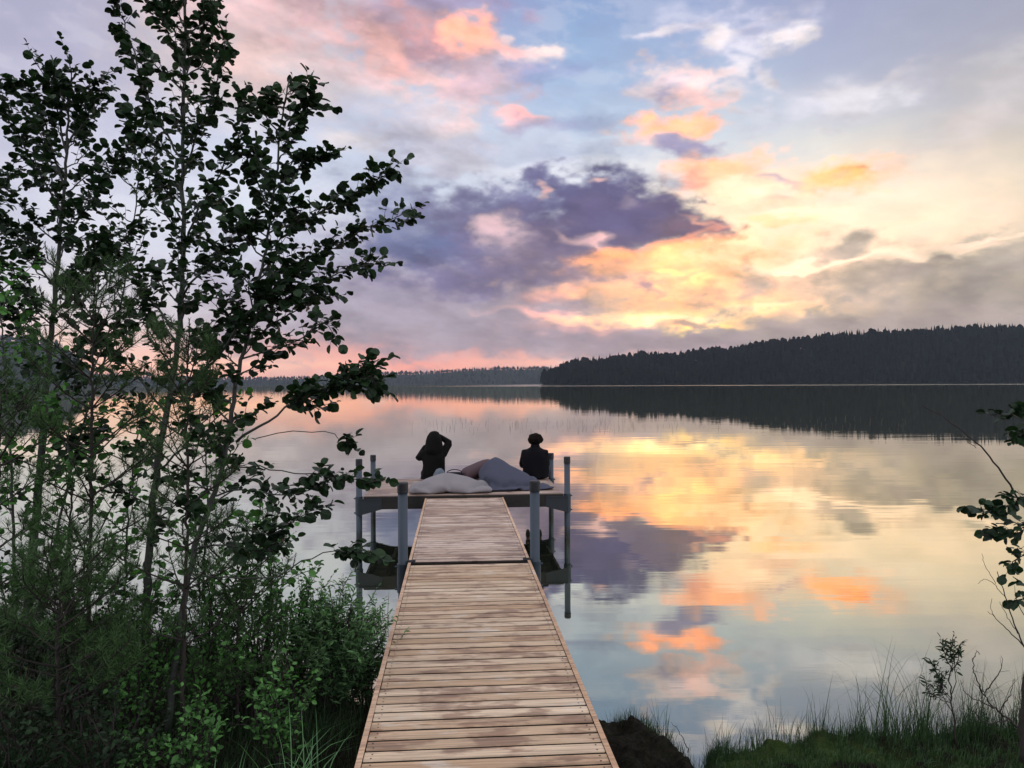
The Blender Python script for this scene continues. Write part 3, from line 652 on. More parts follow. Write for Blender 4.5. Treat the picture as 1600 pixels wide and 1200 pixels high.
   128,-101,23,185,-99,16,242,-96,16,298,-95,26,353,-94,16,411,-90,16,468,-84,16,526,-78,16,583,-71,16,640,-65,16,698,-57,15,754,-49,16,807,-38,20,847,-18,42,890,-47,23,944,-61,16,1002,-59,16,1060,-55,16,1118,-49,17,1175,-43,20,
   1233,-36,24,1290,-27,30,1347,-16,34,1403,1,38,1458,20,43,1499,55,42,1550,36,34,141,-49,44,199,-68,49,254,-86,45,303,-110,54,358,-127,52,416,-130,48,474,-127,46,531,-124,45,589,-119,44,647,-114,43,705,-108,42,761,-99,43,818,-88,49,
   872,-75,60,924,-49,61,952,-34,30,999,-23,55,1055,-20,67,1111,-9,65,1166,6,57,1223,15,61,1277,30,53,1332,44,42,1388,56,40,1441,73,56,1496,87,67,1551,90,41,157,5,56,215,-13,57,265,-38,68,322,-52,75,367,-65,45,421,-70,36,
   471,-65,55,528,-61,59,586,-59,61,643,-55,66,700,-51,72,757,-43,69,808,-27,49,860,-17,70,912,-4,76,967,8,76,1005,32,41,1060,33,32,1105,50,55,1155,65,78,1211,76,80,1268,88,77,1324,100,72,1378,115,60,1432,129,37,1489,141,49,
   1545,148,35,172,59,68,227,35,82,284,14,78,333,4,74,384,-11,55,428,-15,39,481,-19,49,526,-4,43,584,-1,47,641,2,49,699,3,48,749,9,56,802,26,67,858,37,67,914,45,57,961,61,57,1013,77,69,1065,88,46,1116,94,38,
   1166,105,45,1199,135,80,1256,147,82,1312,159,78,1369,170,74,1425,184,54,1483,197,40,1537,205,30,192,112,79,248,89,88,299,68,64,344,44,37,369,36,29,425,36,30,479,38,48,536,32,50,582,53,35,639,57,36,691,58,60,745,66,47,
   794,69,49,849,89,44,904,95,30,959,107,29,1014,120,36,1060,144,58,1112,150,40,1166,158,33,1212,172,40,1244,203,74,1300,215,79,1357,227,76,1417,240,66,1472,253,43,1527,262,28,218,162,70,265,135,69,312,120,60,342,97,41,368,87,53,
   424,83,56,482,85,54,525,59,78,579,53,90,637,62,94,692,78,93,745,99,91,800,90,100,856,99,94,911,115,83,962,136,68,1005,169,49,1049,194,32,1105,205,29,1160,216,39,1207,220,50,1247,246,49,1290,270,67,1345,284,75,1405,297,68,
   1464,309,55,1516,320,26,221,178,60,259,181,87,293,162,44,326,141,68,372,121,97,422,132,84,463,98,105,515,86,126,572,90,134,629,98,138,686,106,142,743,113,146,800,123,147,855,138,137,909,155,124,963,171,113,1017,187,101,1065,212,81,
   1104,248,59,1148,260,69,1197,275,58,1247,291,52,1289,315,61,1334,338,61,1393,353,69,1452,366,54,1502,377,24,205,232,58,246,231,62,300,214,60,338,190,96,359,171,120,396,132,135,450,125,155,506,128,166,563,134,171,620,143,174,677,152,176,
   734,162,176,791,174,172,846,188,166,901,203,156,955,219,144,1009,235,132,1064,251,123,1114,273,106,1155,305,85,1210,311,78,1231,345,40,1281,365,57,1328,387,64,1382,407,52,1441,422,59,1487,433,21,207,289,56,255,260,63,268,229,83,293,190,122,
   333,170,156,385,164,180,441,166,194,498,173,200,555,181,204,612,190,206,669,200,206,725,212,204,781,225,199,837,239,191,892,254,182,946,270,171,1000,286,158,1054,303,145,1107,320,132,1147,346,101,1200,364,88,1240,386,64,1268,417,35,1312,441,64,
   1369,460,68,1427,478,57,1470,489,19,232,337,40,253,296,80,275,269,121,275,226,164,321,212,194,376,211,212,432,215,224,489,221,231,546,230,235,603,239,236,660,250,235,716,262,231,772,275,225,827,290,216,882,305,206,937,321,195,991,338,183,
   1044,355,169,1097,372,155,1149,390,137,1191,414,106,1235,437,79,1264,463,47,1312,487,30,1352,515,63,1409,532,49,1453,545,17,219,329,74,199,289,96,225,270,149,263,259,196,314,261,219,367,260,242,423,264,253,480,271,260,537,279,264,594,289,264,
   651,300,263,707,313,258,762,327,250,817,342,241,872,358,229,926,374,217,980,390,205,1034,407,191,1086,425,176,1137,443,157,1187,463,136,1233,485,108,1274,510,78,1291,540,32,1347,564,36,1395,588,55,1435,601,16,194,355,78,173,332,125,211,320,172,
   258,314,211,306,310,244,360,314,261,414,314,281,471,321,289,528,329,292,585,339,292,641,351,289,697,364,283,752,378,274,807,394,263,861,410,250,914,427,235,968,444,222,1021,462,208,1073,479,189,1121,498,163,1165,515,130,1217,537,122,1267,560,105,
   1295,588,63,1326,618,29,1377,642,51,1415,656,16,171,406,86,169,387,142,205,375,191,252,367,229,304,367,255,350,363,290,406,366,305,462,371,317,519,379,321,575,389,320,632,401,315,687,415,307,742,431,296,795,447,282,848,465,266,901,482,249,
   953,499,232,1006,517,216,1057,534,196,1106,553,172,1151,571,141,1194,588,107,1246,612,109,1293,638,93,1307,670,43,1360,695,35,1395,710,16,158,460,103,164,442,159,205,430,203,252,421,242,291,415,284,343,416,308,396,417,330,452,421,344,509,429,349,
   566,440,347,623,452,342,677,467,330,730,485,314,782,502,296,834,519,276,885,537,256,936,554,236,988,572,217,1037,589,192,1084,604,164,1135,626,149,1177,643,114,1224,663,93,1273,689,109,1310,719,73,1339,748,41,1373,764,17,145,513,119,173,497,166,
   197,479,219,238,472,265,283,468,302,332,466,333,386,467,356,443,472,371,500,480,376,557,492,372,612,506,359,663,522,336,712,539,311,761,555,286,814,573,272,866,592,256,917,609,234,967,626,210,1015,642,184,1063,657,156,1112,675,133,1160,698,120,
   1201,715,84,1247,741,107,1299,769,99,1320,801,53,1344,814,15,131,565,139,144,539,193,185,532,238,231,527,279,275,523,317,323,521,349,376,522,373,433,526,389,491,535,394,548,547,388,602,561,373,654,575,352,703,591,328,751,609,303,797,627,272,
   845,645,249,896,663,229,945,679,203,993,695,176,1041,710,147,1086,724,114,1137,751,117,1175,767,79,1222,793,102,1275,820,111,1307,848,72,1315,864,21,143,602,168,136,594,207,177,587,253,222,582,294,267,578,331,316,577,358,370,579,379,424,584,396,
   481,592,402,537,604,396,590,617,376,640,630,351,687,643,320,728,654,283,777,680,271,826,699,248,875,716,221,923,732,194,971,747,166,1017,761,134,1061,774,99,1111,801,105,1154,821,79,1196,839,113,1248,871,116,1297,900,91,1272,887,38,137,653,153,
   148,651,206,180,644,257,221,638,296,263,633,325,311,636,355,365,639,375,417,643,395,471,651,404,527,663,400,573,674,368,623,687,343,669,699,312,714,710,277,750,717,233,798,745,223,848,766,203,897,783,178,945,799,151,991,813,118,1034,827,88,
   1083,854,103,1130,876,84,1168,888,126,1217,919,110,1260,943,77,1268,941,23,144,711,153,145,708,213,186,690,236,215,694,284,260,697,319,313,698,338,369,698,349,412,704,380,458,714,411,510,725,392,554,732,355,600,744,324,644,751,287,683,755,247,
   731,778,224,774,788,187,816,812,170,865,830,146,911,838,113,956,861,92,1006,885,83,1053,911,93,1107,930,92,1160,917,90,1185,948,74,1227,987,67,1249,996,16,165,763,153,190,735,195,197,744,219,235,725,253,268,750,283,320,754,306,372,759,329,
   423,757,355,466,740,385,484,780,371,528,787,333,570,794,296,613,800,258,655,806,220,697,812,182,737,828,153,783,848,127,832,863,102,880,883,78,931,898,59,986,908,46,1041,904,54,1093,892,64,1119,936,44,1143,984,59,1183,1022,43,1226,1049,16,
   180,-38,16,237,-33,25,292,-34,23,348,-30,16,404,-25,14,461,-20,14,518,-14,14,575,-7,18,632,0,16,689,7,16,746,15,17,793,13,20,845,17,33,895,9,35,941,1,23,997,5,15,1054,10,14,1111,15,15,1169,21,15,1226,27,15,
   1283,33,16,1333,41,16,1389,54,16,1445,68,16,1502,80,16,173,19,16,234,27,16,286,28,16,341,34,25,397,38,15,454,44,16,511,51,16,568,57,16,625,64,16,682,71,16,729,72,17,786,77,16,840,77,32,878,61,25,934,65,15,
   991,70,20,1048,75,14,1105,80,15,1162,86,14,1219,92,16,1276,97,16,1317,103,16,1372,116,16,1431,127,16,1492,137,16,165,76,17,223,77,35,276,85,16,333,92,14,390,97,16,448,104,16,505,110,16,562,117,16,619,123,16,676,130,18,
   723,131,16,776,132,35,818,118,18,872,119,16,929,124,15,986,129,14,1043,133,15,1100,138,23,1155,145,15,1213,151,16,1270,157,16,1303,162,16,1360,173,16,1420,183,15,1481,194,15,171,132,30,228,126,16,282,131,16,328,149,17,385,154,16,
   442,161,16,499,168,16,556,174,16,613,181,16,667,183,32,715,186,27,758,168,34,811,173,16,868,177,16,925,182,16,982,186,16,1038,191,14,1095,194,14,1150,202,23,1206,209,16,1263,214,16,1292,218,16,1349,229,16,1409,239,15,1470,251,15,
   206,176,44,235,179,28,293,176,16,326,198,14,379,211,16,435,218,16,492,225,16,549,231,16,603,235,29,657,234,16,706,231,34,761,222,26,809,231,19,864,231,16,920,239,16,976,244,16,1033,248,16,1089,249,26,1142,258,16,1198,266,16,
   1239,254,20,1293,266,16,1338,286,16,1399,296,16,1459,307,16,250,207,39,263,218,30,309,217,30,331,239,30,370,268,16,428,275,16,485,282,16,541,288,22,598,289,16,655,291,16,709,283,24,764,275,28,808,252,55,865,256,62,921,253,70,
   977,264,68,1030,283,59,1086,287,56,1131,311,29,1184,305,43,1223,308,16,1279,322,16,1331,334,32,1386,344,16,1445,362,21,253,253,48,282,263,16,315,252,53,333,267,65,375,293,56,426,310,46,483,305,45,541,311,43,596,327,42,653,336,39,
   703,320,57,752,299,79,806,288,97,860,282,113,917,287,116,975,293,117,1028,308,107,1079,328,89,1132,343,74,1175,344,54,1210,361,27,1259,371,28,1311,381,16,1370,399,16,1429,417,16,241,296,22,299,308,18,319,285,56,344,299,73,376,308,95,
   428,314,104,485,307,102,542,315,101,597,330,98,649,352,94,699,357,101,749,337,121,799,324,142,856,324,152,913,328,158,970,336,156,1026,350,146,1078,366,130,1128,378,112,1155,396,66,1185,410,24,1239,421,16,1294,436,15,1353,454,16,1412,472,16,
   233,352,21,290,355,39,334,330,74,356,326,109,385,326,138,431,323,154,485,318,159,542,324,158,597,341,155,650,363,150,697,394,143,741,378,148,794,373,171,850,373,183,908,376,188,965,386,186,1020,399,176,1074,414,161,1120,430,132,1159,445,94,
   1184,461,45,1222,476,16,1278,491,16,1336,508,15,1395,527,16,249,376,50,275,347,88,309,345,121,358,341,152,388,340,183,430,338,203,483,336,211,540,343,213,595,359,210,647,382,204,688,402,186,735,431,172,790,428,190,845,426,202,901,427,214,
   956,439,205,1012,453,194,1064,470,175,1112,486,148,1154,500,110,1181,516,62,1213,523,19,1259,543,16,1318,562,14,1376,581,16,232,389,81,263,376,126,293,379,163,332,359,200,384,360,224,426,362,248,478,363,261,535,370,264,590,386,261,639,405,247,
   684,433,234,732,455,223,786,447,225,836,473,228,888,479,214,943,494,214,998,509,203,1050,526,182,1098,542,155,1139,556,116,1168,567,68,1189,575,16,1242,597,23,1299,617,16,1357,636,16,210,411,113,239,399,164,286,398,202,318,401,237,365,391,269,
   418,394,290,471,399,304,528,407,309,583,421,305,635,443,291,674,450,266,717,471,233,763,496,210,817,517,209,872,534,212,927,549,211,981,565,203,1031,581,179,1078,596,151,1118,609,112,1146,617,63,1168,629,16,1223,650,16,1279,669,16,1337,690,15,
   199,460,130,230,447,182,268,440,230,307,436,271,352,436,303,405,438,325,460,443,341,518,453,345,575,465,342,625,482,323,673,499,297,719,516,268,753,534,230,805,543,208,857,568,205,908,593,200,957,615,187,1007,633,166,1055,646,136,1089,657,100,
   1116,663,50,1155,680,30,1203,702,23,1260,724,15,1317,744,16,185,511,152,213,497,204,250,489,253,292,486,294,340,486,327,393,488,351,449,495,364,508,505,369,565,519,362,619,534,347,667,550,319,708,563,283,742,573,238,783,592,214,833,618,202,
   880,636,180,930,661,165,979,679,141,1027,689,111,1069,687,72,1102,714,46,1131,730,16,1183,755,15,1239,778,17,1290,785,16,179,562,174,205,550,217,241,544,267,282,541,309,330,541,342,384,544,364,439,551,379,498,561,381,554,573,375,607,590,356,
   655,606,327,697,619,289,737,629,248,772,638,203,804,645,163,851,675,151,901,701,134,950,715,107,996,722,75,1040,720,37,1086,744,19,1108,781,24,1159,805,22,1208,806,14,1262,835,16,185,597,166,209,598,221,232,599,277,279,597,308,325,599,343,
   378,603,364,432,609,380,489,616,381,539,630,373,591,646,354,638,661,323,680,674,285,715,681,239,743,683,188,773,686,139,821,705,113,869,728,93,918,740,66,964,745,34,1008,756,27,1052,790,16,1091,825,20,1127,831,15,1182,857,16,1234,883,16,
   185,654,163,200,653,220,239,652,262,277,656,302,321,658,336,375,661,351,429,667,370,484,675,376,528,687,380,566,698,339,612,714,310,652,725,270,687,732,224,716,734,174,749,739,127,791,749,88,838,762,57,886,774,28,940,788,16,980,804,16,
   1021,838,28,1058,866,36,1104,883,16,1157,909,16,1211,921,17,183,704,171,216,698,198,259,706,234,274,708,283,328,711,299,380,719,323,427,728,349,482,723,334,503,726,345,530,742,320,573,759,285,613,772,247,648,778,201,683,785,155,724,797,116,
   771,811,84,822,824,58,874,837,36,928,849,18,976,851,39,1022,858,41,1040,911,34,1082,944,16,1136,960,16,1191,975,16,
  ]),
  'cushion': (18, 13, [
   8,1101,64,30,1098,75,82,1090,97,133,1090,123,184,1091,151,235,1094,179,285,1099,208,334,1105,238,341,1131,257,389,1130,284,410,1129,272,424,1114,246,438,1096,208,485,1093,173,532,1092,140,580,1092,107,613,1104,116,641,1092,77,-20,1117,59,-3,1096,133,
   40,1096,178,89,1092,206,140,1097,233,190,1101,260,241,1105,287,293,1117,308,337,1119,340,356,1135,336,401,1104,341,443,1107,310,491,1099,281,538,1095,249,586,1091,216,630,1099,182,668,1099,134,676,1125,63,-40,1160,75,-30,1141,152,17,1141,218,63,1147,252,
   114,1155,274,167,1162,296,217,1167,322,269,1172,346,323,1178,360,366,1178,382,418,1174,359,468,1168,341,517,1162,311,567,1155,284,613,1148,257,658,1140,222,701,1138,154,700,1164,78,-68,1205,90,-48,1191,165,6,1195,225,53,1200,259,103,1207,287,156,1214,307,
   208,1221,330,262,1227,351,317,1232,360,368,1233,376,423,1229,359,476,1222,344,528,1215,319,580,1207,297,627,1199,266,672,1192,230,723,1187,167,734,1205,91,-95,1250,105,-64,1242,178,-4,1248,231,45,1255,261,96,1262,287,149,1269,309,203,1275,329,257,1281,348,
   313,1287,363,370,1287,365,427,1284,357,481,1277,340,535,1270,320,586,1262,295,636,1254,268,684,1246,235,742,1237,179,767,1246,105,-122,1296,121,-78,1294,188,-13,1302,235,39,1309,261,92,1316,283,145,1323,303,200,1329,321,256,1335,335,312,1339,346,371,1340,348,
   428,1337,343,485,1331,330,539,1324,312,592,1316,291,644,1308,267,694,1299,238,757,1289,189,801,1286,122,-138,1346,138,-90,1345,198,-20,1357,236,34,1364,257,88,1371,276,143,1377,292,199,1382,306,255,1387,316,313,1389,322,371,1389,324,429,1387,320,486,1383,312,
   542,1378,299,596,1370,282,650,1362,262,703,1354,238,770,1342,196,797,1340,123,-107,1374,139,-98,1398,198,-25,1411,229,30,1418,248,85,1425,264,141,1430,277,198,1435,288,255,1438,296,313,1440,300,371,1440,301,429,1438,298,486,1435,292,543,1430,282,599,1424,269,
   654,1416,252,709,1408,233,782,1395,203,779,1390,127,-123,1413,112,-97,1449,178,-27,1464,215,29,1471,233,84,1477,247,141,1482,258,198,1486,267,256,1488,273,313,1490,277,371,1489,277,429,1488,275,487,1485,269,544,1481,261,601,1476,250,656,1469,236,712,1461,219,
   784,1447,185,796,1404,126,-115,1459,85,-92,1496,152,-27,1515,195,28,1522,213,85,1527,224,141,1531,234,199,1535,242,256,1537,249,314,1538,252,372,1538,252,429,1536,249,487,1533,243,544,1530,236,601,1525,227,657,1520,215,712,1511,196,777,1490,153,794,1445,92,
   -115,1502,62,-86,1542,123,-26,1565,172,29,1572,188,87,1573,194,144,1576,202,200,1579,210,257,1583,218,314,1585,222,372,1585,222,429,1581,217,486,1578,210,542,1573,202,599,1570,195,657,1568,189,711,1560,171,768,1533,120,790,1488,58,-123,1550,37,-66,1577,87,
   -19,1597,116,35,1615,126,92,1618,134,150,1621,141,207,1622,148,261,1625,155,316,1636,166,370,1636,166,426,1625,155,480,1611,145,537,1615,139,594,1611,132,651,1607,124,707,1594,116,758,1576,87,787,1532,26,-123,1598,16,-67,1607,17,-10,1616,23,48,1619,31,
   105,1621,39,162,1621,47,219,1620,55,276,1617,64,331,1607,78,353,1605,78,409,1610,64,466,1607,55,523,1602,47,580,1596,39,637,1590,33,694,1576,32,740,1548,50,766,1580,16,43,1154,41,97,1171,65,148,1173,88,191,1178,126,234,1183,163,278,1187,199,
   322,1191,236,336,1171,281,381,1185,298,383,1192,270,383,1188,224,431,1184,192,477,1181,157,521,1179,121,572,1173,100,614,1173,78,17,1202,47,79,1228,85,114,1222,130,148,1219,172,190,1219,212,234,1224,249,279,1232,283,320,1234,320,344,1231,328,378,1239,306,
   425,1227,277,472,1218,245,518,1216,211,554,1211,173,593,1205,134,640,1212,72,-9,1248,64,48,1256,113,79,1248,162,116,1245,207,158,1247,246,202,1253,283,248,1262,318,298,1270,340,351,1272,351,407,1265,345,453,1256,314,502,1246,284,545,1240,248,585,1236,207,
   624,1237,164,672,1248,99,-34,1291,87,28,1301,132,60,1295,181,92,1289,229,134,1292,268,183,1303,299,238,1317,320,295,1324,333,353,1326,338,414,1320,336,471,1305,326,525,1290,306,573,1279,274,613,1274,233,649,1278,188,703,1283,128,-56,1295,136,17,1312,165,
   34,1336,200,81,1339,229,132,1344,252,186,1351,270,241,1360,284,299,1365,295,357,1366,301,416,1362,302,474,1354,296,529,1343,283,583,1333,267,621,1317,227,665,1304,190,737,1294,169,-65,1330,151,2,1337,138,50,1322,158,93,1350,183,140,1367,205,194,1378,222,
   248,1385,235,305,1388,245,361,1391,252,417,1390,254,470,1380,248,526,1372,237,578,1359,222,630,1356,206,672,1325,180,725,1315,131,-75,1336,98,5,1330,94,55,1353,113,98,1370,137,150,1387,155,199,1403,174,255,1400,183,312,1403,192,368,1404,199,420,1401,201,
   464,1397,196,519,1390,186,575,1380,174,629,1374,163,673,1357,137,733,1341,127,-74,1377,63,5,1365,51,56,1373,68,110,1385,85,164,1398,102,210,1423,123,263,1412,130,319,1415,138,366,1432,154,420,1414,147,456,1410,143,512,1404,133,567,1392,122,621,1376,110,
   673,1389,100,744,1364,82,-71,1424,34,7,1408,19,65,1403,23,121,1406,36,175,1419,53,219,1427,70,270,1425,77,327,1428,86,368,1451,103,410,1443,103,449,1425,90,503,1411,79,559,1402,68,614,1391,57,672,1388,49,751,1401,42,-65,1474,16,13,1461,24,
   67,1453,27,120,1454,16,177,1459,19,222,1468,43,275,1463,37,332,1463,44,358,1460,52,403,1478,61,448,1454,46,503,1448,39,555,1432,24,611,1424,16,669,1426,16,739,1446,16,-54,1528,16,4,1523,32,56,1525,16,113,1530,16,170,1535,16,227,1538,16,
   279,1536,30,330,1532,31,375,1530,53,401,1526,38,452,1522,16,508,1515,16,564,1506,16,621,1498,16,670,1490,35,718,1496,16,
  ]),
}
def bag_shape(name):
    """a filled cloth bag settled on the boards: two sheets sewn at the rim, vertex positions in millimetres"""
    nx, ny, s = BAGS[name]
    co = np.array(s, float).reshape(-1, 3) / 1000.0
    idx = {}; n = 0; F = []
    for s_ in (1, -1):
        for j in range(ny):
            for i in range(nx):
                if s_ < 0 and (i in (0, nx-1) or j in (0, ny-1)): idx[(s_,i,j)] = idx[(1,i,j)]; continue
                idx[(s_,i,j)] = n; n += 1
        for j in range(ny-1):
            for i in range(nx-1):
                q = (idx[(s_,i,j)], idx[(s_,i+1,j)], idx[(s_,i+1,j+1)], idx[(s_,i,j+1)])
                F.append(q if s_ > 0 else q[::-1])
    return co, F
def place_bag(name, material, label, cat, x0, sx, b0, sz):
    co, F = bag_shape(name); co = co.copy(); co[:,0] *= sx; co[:,2] = (co[:,2] - co[:,2].min())*sz + .003
    c = (co.min(0)+co.max(0))/2; c[2] = 0
    m = MB(); m.add(co - c, F); o = m.build(name, material, smooth=True)
    o.location = dockw(x0 + c[0], b0 + c[1], DP); o.rotation_euler = (0, 0, TH)
    sm = o.modifiers.new('Sub', 'SUBSURF'); sm.levels = 2; sm.render_levels = 2
    tag(o, label, cat, 'bedding on the platform'); return o
def dock_ab(px, d):                              # photograph column at depth d -> lateral dock coordinate
    w = P(px, 700, d); q = w - DO
    return q.x*math.cos(TH) + q.y*math.sin(TH)
m_q1 = cloth('pale_grey_cotton', (0.22, 0.205, 0.215)); m_q2 = cloth('blue_grey_cotton', (0.065, 0.070, 0.100)); m_q3 = cloth('mauve_cotton', (0.10, 0.068, 0.075))
X0 = dock_ab(704, 12.05) + .30
place_bag('pillow', m_q1, 'pale grey crumpled pillow lying low at the front edge of the platform', 'pillow', X0, 1.0, 12.06, 1.30)
place_bag('duvet', m_q2, 'big blue-grey duvet heaped up beside the pale pillow, before the seated person on the right', 'duvet', X0+.04, .86, 12.02, 1.22)
place_bag('cushion', m_q3, 'mauve brown cushion standing behind the blue-grey duvet', 'cushion', X0-.02, .98, 12.0, 1.10)
cushion('cloth_bag', dock_ab(687, 13.1), 13.05, .24, .22, .20, 10, 31, cloth('faded_blue_cloth', (0.13, 0.16, 0.19)), 'small faded blue cloth bundle leaning against the hooded person', 'cloth bundle', fold=.03, nx=40, ny=32)
# shallow dark bag
bagr = empty('shoulder_bag', dockw(dock_ab(710, 13.15), 13.15, DP+.002), TH+.1)
tag(bagr, 'flat dark bag standing between the hooded person and the mauve cushion', 'bag')
m = MB()
for k, (w_, d_, z) in enumerate(((.13,.07,0),(.15,.085,.03),(.155,.09,.12),(.14,.08,.165),(.10,.05,.175))):
    n = 20; m.v.append(np.array([(w_*np.sign(math.cos(c))*abs(math.cos(c))**.6, d_*np.sign(math.sin(c))*abs(math.sin(c))**.6, z) for c in np.linspace(0, 2*math.pi, n, endpoint=False)]))
m.n = 100; m.f = [(j*20+i, j*20+(i+1)%20, (j+1)*20+(i+1)%20, (j+1)*20+i) for j in range(4) for i in range(20)] + [tuple(range(19,-1,-1)), tuple(range(80,100))]
m.mi = [0]*len(m.f); m.att = [np.zeros(100)]
m_bag = cloth('black_canvas', (0.012, 0.012, 0.016)); m.build('bag_body', m_bag, bagr, smooth=True)
m = MB(); m.tube([(.13*math.cos(c), .02*math.sin(c)*0+.03, .16+.06*math.sin(c)) for c in np.linspace(0, math.pi, 12)], .008, 6); m.build('handle', m_bag, bagr, smooth=True)

# ------------------------------------------------------------------ people
def skin(name, chains, material, parent, root=(0, 0), sub=2, smooth=True):
    """chains: lists of (x,y,z,radius); a chain may start from an existing point given by its exact coordinates"""
    pts = []; idx = {}; edges = []
    def pid(p):
        k = tuple(round(v, 4) for v in p[:3])
        if k not in idx: idx[k] = len(pts); pts.append(p)
        return idx[k]
    for ch in chains:
        ids = [pid(p) for p in ch]
        edges += [(a_, b_) for a_, b_ in zip(ids, ids[1:])]
    me = bpy.data.meshes.new(name); me.from_pydata([p[:3] for p in pts], edges, []); me.update()
    o = bpy.data.objects.new(name, me); COL.objects.link(o); o.parent = parent
    sm = o.modifiers.new('Skin', 'SKIN'); sm.use_smooth_shade = smooth; sm.branch_smoothing = .6
    sv = me.skin_vertices[0].data if me.skin_vertices else None
    if sv is None:
        bm = bmesh.new(); bm.from_mesh(me); bm.verts.layers.skin.verify(); bm.to_mesh(me); bm.free(); sv = me.skin_vertices[0].data
    for i, p in enumerate(pts):
        r = p[3]; sv[i].radius = (r, r) if np.isscalar(r) else r
        sv[i].use_root = (i == 0)
    ss = o.modifiers.new('Sub', 'SUBSURF'); ss.levels = sub; ss.render_levels = sub
    me.materials.append(material); return o
m_skin = simple('skin', (0.14, 0.075, 0.055), .6, 0, .08, 6)
def hand_chains(w, d, side):
    """w wrist, d direction of the fingers; five separate fingers, slightly curled"""
    w = Vector(w); d = Vector(d).normalized(); s = Vector(side).normalized(); n = d.cross(s).normalized()
    palm = w + d*.055; out = [[(*w, .022), (*palm, (.034, .018))]]
    for k, (o, L) in enumerate(((-.030,.062),(-.010,.074),(.010,.070),(.029,.055))):
        b0 = w + d*.092 + s*o
        out.append([(*palm, (.034, .018)), (*b0, .0095), (*(b0 + d*L*.5 - n*.008), .0085), (*(b0 + d*L*.85 - n*.026), .0075)])
    t0 = w + d*.035 - s*.036
    out.append([(*palm, (.034, .018)), (*t0, .011), (*(t0 + d*.030 - s*.018), .0095), (*(t0 + d*.055 - s*.020 - n*.01), .008)])
    return out
def garment(name, rings, tubes, material, parent, L=0.0, vox=.014):
    m = MB(); n = 28; vs = []
    for k, (z, rx, ry, cx, cy) in enumerate(rings):
        for i in range(n):
            c = 2*math.pi*i/n; w = 1 + .05*math.sin(3*c + k*1.3) + .03*math.sin(7*c + k)
            vs.append((cx + L*z + rx*w*math.cos(c), cy + ry*w*math.sin(c), z))
    K = len(rings)
    m.add(vs, [(k*n+i, k*n+(i+1)%n, (k+1)*n+(i+1)%n, (k+1)*n+i) for k in range(K-1) for i in range(n)] + [tuple(range(n-1,-1,-1)), tuple((K-1)*n+i for i in range(n))])
    for t in tubes:
        m.tube([p[:3] for p in t], [p[3] for p in t], 14)
    o = m.build(name, material, parent, smooth=True)
    rm = o.modifiers.new('Remesh', 'REMESH'); rm.mode = 'VOXEL'; rm.voxel_size = vox; rm.use_smooth_shade = True
    sm = o.modifiers.new('Smooth', 'SMOOTH'); sm.factor = .5; sm.iterations = 3
    return o
def person(a, b, rz, label, pose, mj, mt, group):
    root = empty('person', dockw(a, b, DP + .003), TH + math.radians(rz)); tag(root, label, 'person', group)
    L = pose['lean']                              # sideways lean per metre
    def T(x, y, z, r): return (x + L*z, y, z, r)
    pel = T(0, 0, .11, .125); wai = T(0, .00, .24, .105); che = T(0, .03, .40, .125); nb = T(0, .04, .525, .06)
    nk = T(0, .055, .59, .048); hd = T(0, .07, .68, .088); ht = T(0, .06, .765, .072)
    chains = [[pel, wai, che, nb, nk, hd, ht], [hd, T(0, .155, .665, .018)],
              [hd, T(-.088, .065, .675, .012)], [hd, T(.088, .065, .675, .012)]]
    arms = []
    tr = [[T(0, .02, .08, (.145, .10)), T(-.095, .10, .085, .11), T(-.11, .42, .085, .085), T(-.11, .475, .0, .060), T(-.11, .47, -.28, .048)],
          [T(0, .02, .08, (.145, .10)), T(.095, .10, .085, .11), T(.11, .42, .085, .085), T(.11, .475, .0, .060), T(.11, .47, -.28, .048)]]
    sh = []
    for s in (-1, 1):
        hip = T(s*.095, .09, .09, .075)
        chains.append([pel, hip, T(s*.11, .43, .085, .052), T(s*.11, .47, -.30, .036), T(s*.11, .57, -.365, .026)])
        sh.append([T(s*.11, .468, -.27, .044), T(s*.11, .47, -.335, .048), T(s*.11, .56, -.36, .043), T(s*.115, .66, -.375, .034)])
        e, wv, hdv, sd = pose['arms'][0 if s < 0 else 1]
        shd = T(s*.165, .03, .475, .055)
        chains.append([che, shd, (*e, .040), (*wv, .026)])
        for hc in hand_chains(wv, hdv, sd): chains.append(hc)
        arms.append([((s*.11 + L*.47), .03, .455, .085), T(s*.175, .03, .462, .080), (*(Vector(shd[:3]).lerp(Vector(e), .5)), .072), (*(Vector(shd[:3]).lerp(Vector(e), .93)), .066), (*e, .060), (*(Vector(e).lerp(Vector(wv), .5)), .052), (*(Vector(e).lerp(Vector(wv), .93)), .043)])
    skin('body', chains, m_skin, root)
    garment('jacket', pose['rings'], arms, mj, root, L); skin('trousers', tr, mt, root)
    for c in sh: skin('shoe', [c], m_cap, root)
    return root, T
m_j1 = cloth('dark_olive_jacket', (0.007, 0.0065, 0.006)); m_j2 = cloth('dark_navy_jacket', (0.006, 0.006, 0.008)); m_tr = cloth('dark_trousers', (0.02, 0.022, 0.03))
m_hair = simple('dark_brown_hair', (0.010, 0.007, 0.006), .9, 0, .4, 40, bump=.6, spec=.05)
r1, T1 = person(dock_ab(677, 13.55), 13.52, 8, 'person in a dark hooded jacket with the right elbow raised, sitting on the far edge', 
   {'lean': .02, 'rings': [(.02,.215,.16,-.01,-.02),(.14,.205,.15,-.01,-.02),(.28,.195,.14,0,-.01),(.40,.205,.135,0,0),(.48,.20,.12,0,.015),(.54,.15,.115,0,.025),(.60,.10,.09,0,.04)], 'arms': [((-.26, .06, .375), (-.10, .26, .60), (.25, .1, 1), (0, 1, 0)), ((.305, .08, .645), (.105, .17, .785), (-1, .25, .15), (0, .4, 1))]}, m_j1, m_tr, 'people sitting on the platform')
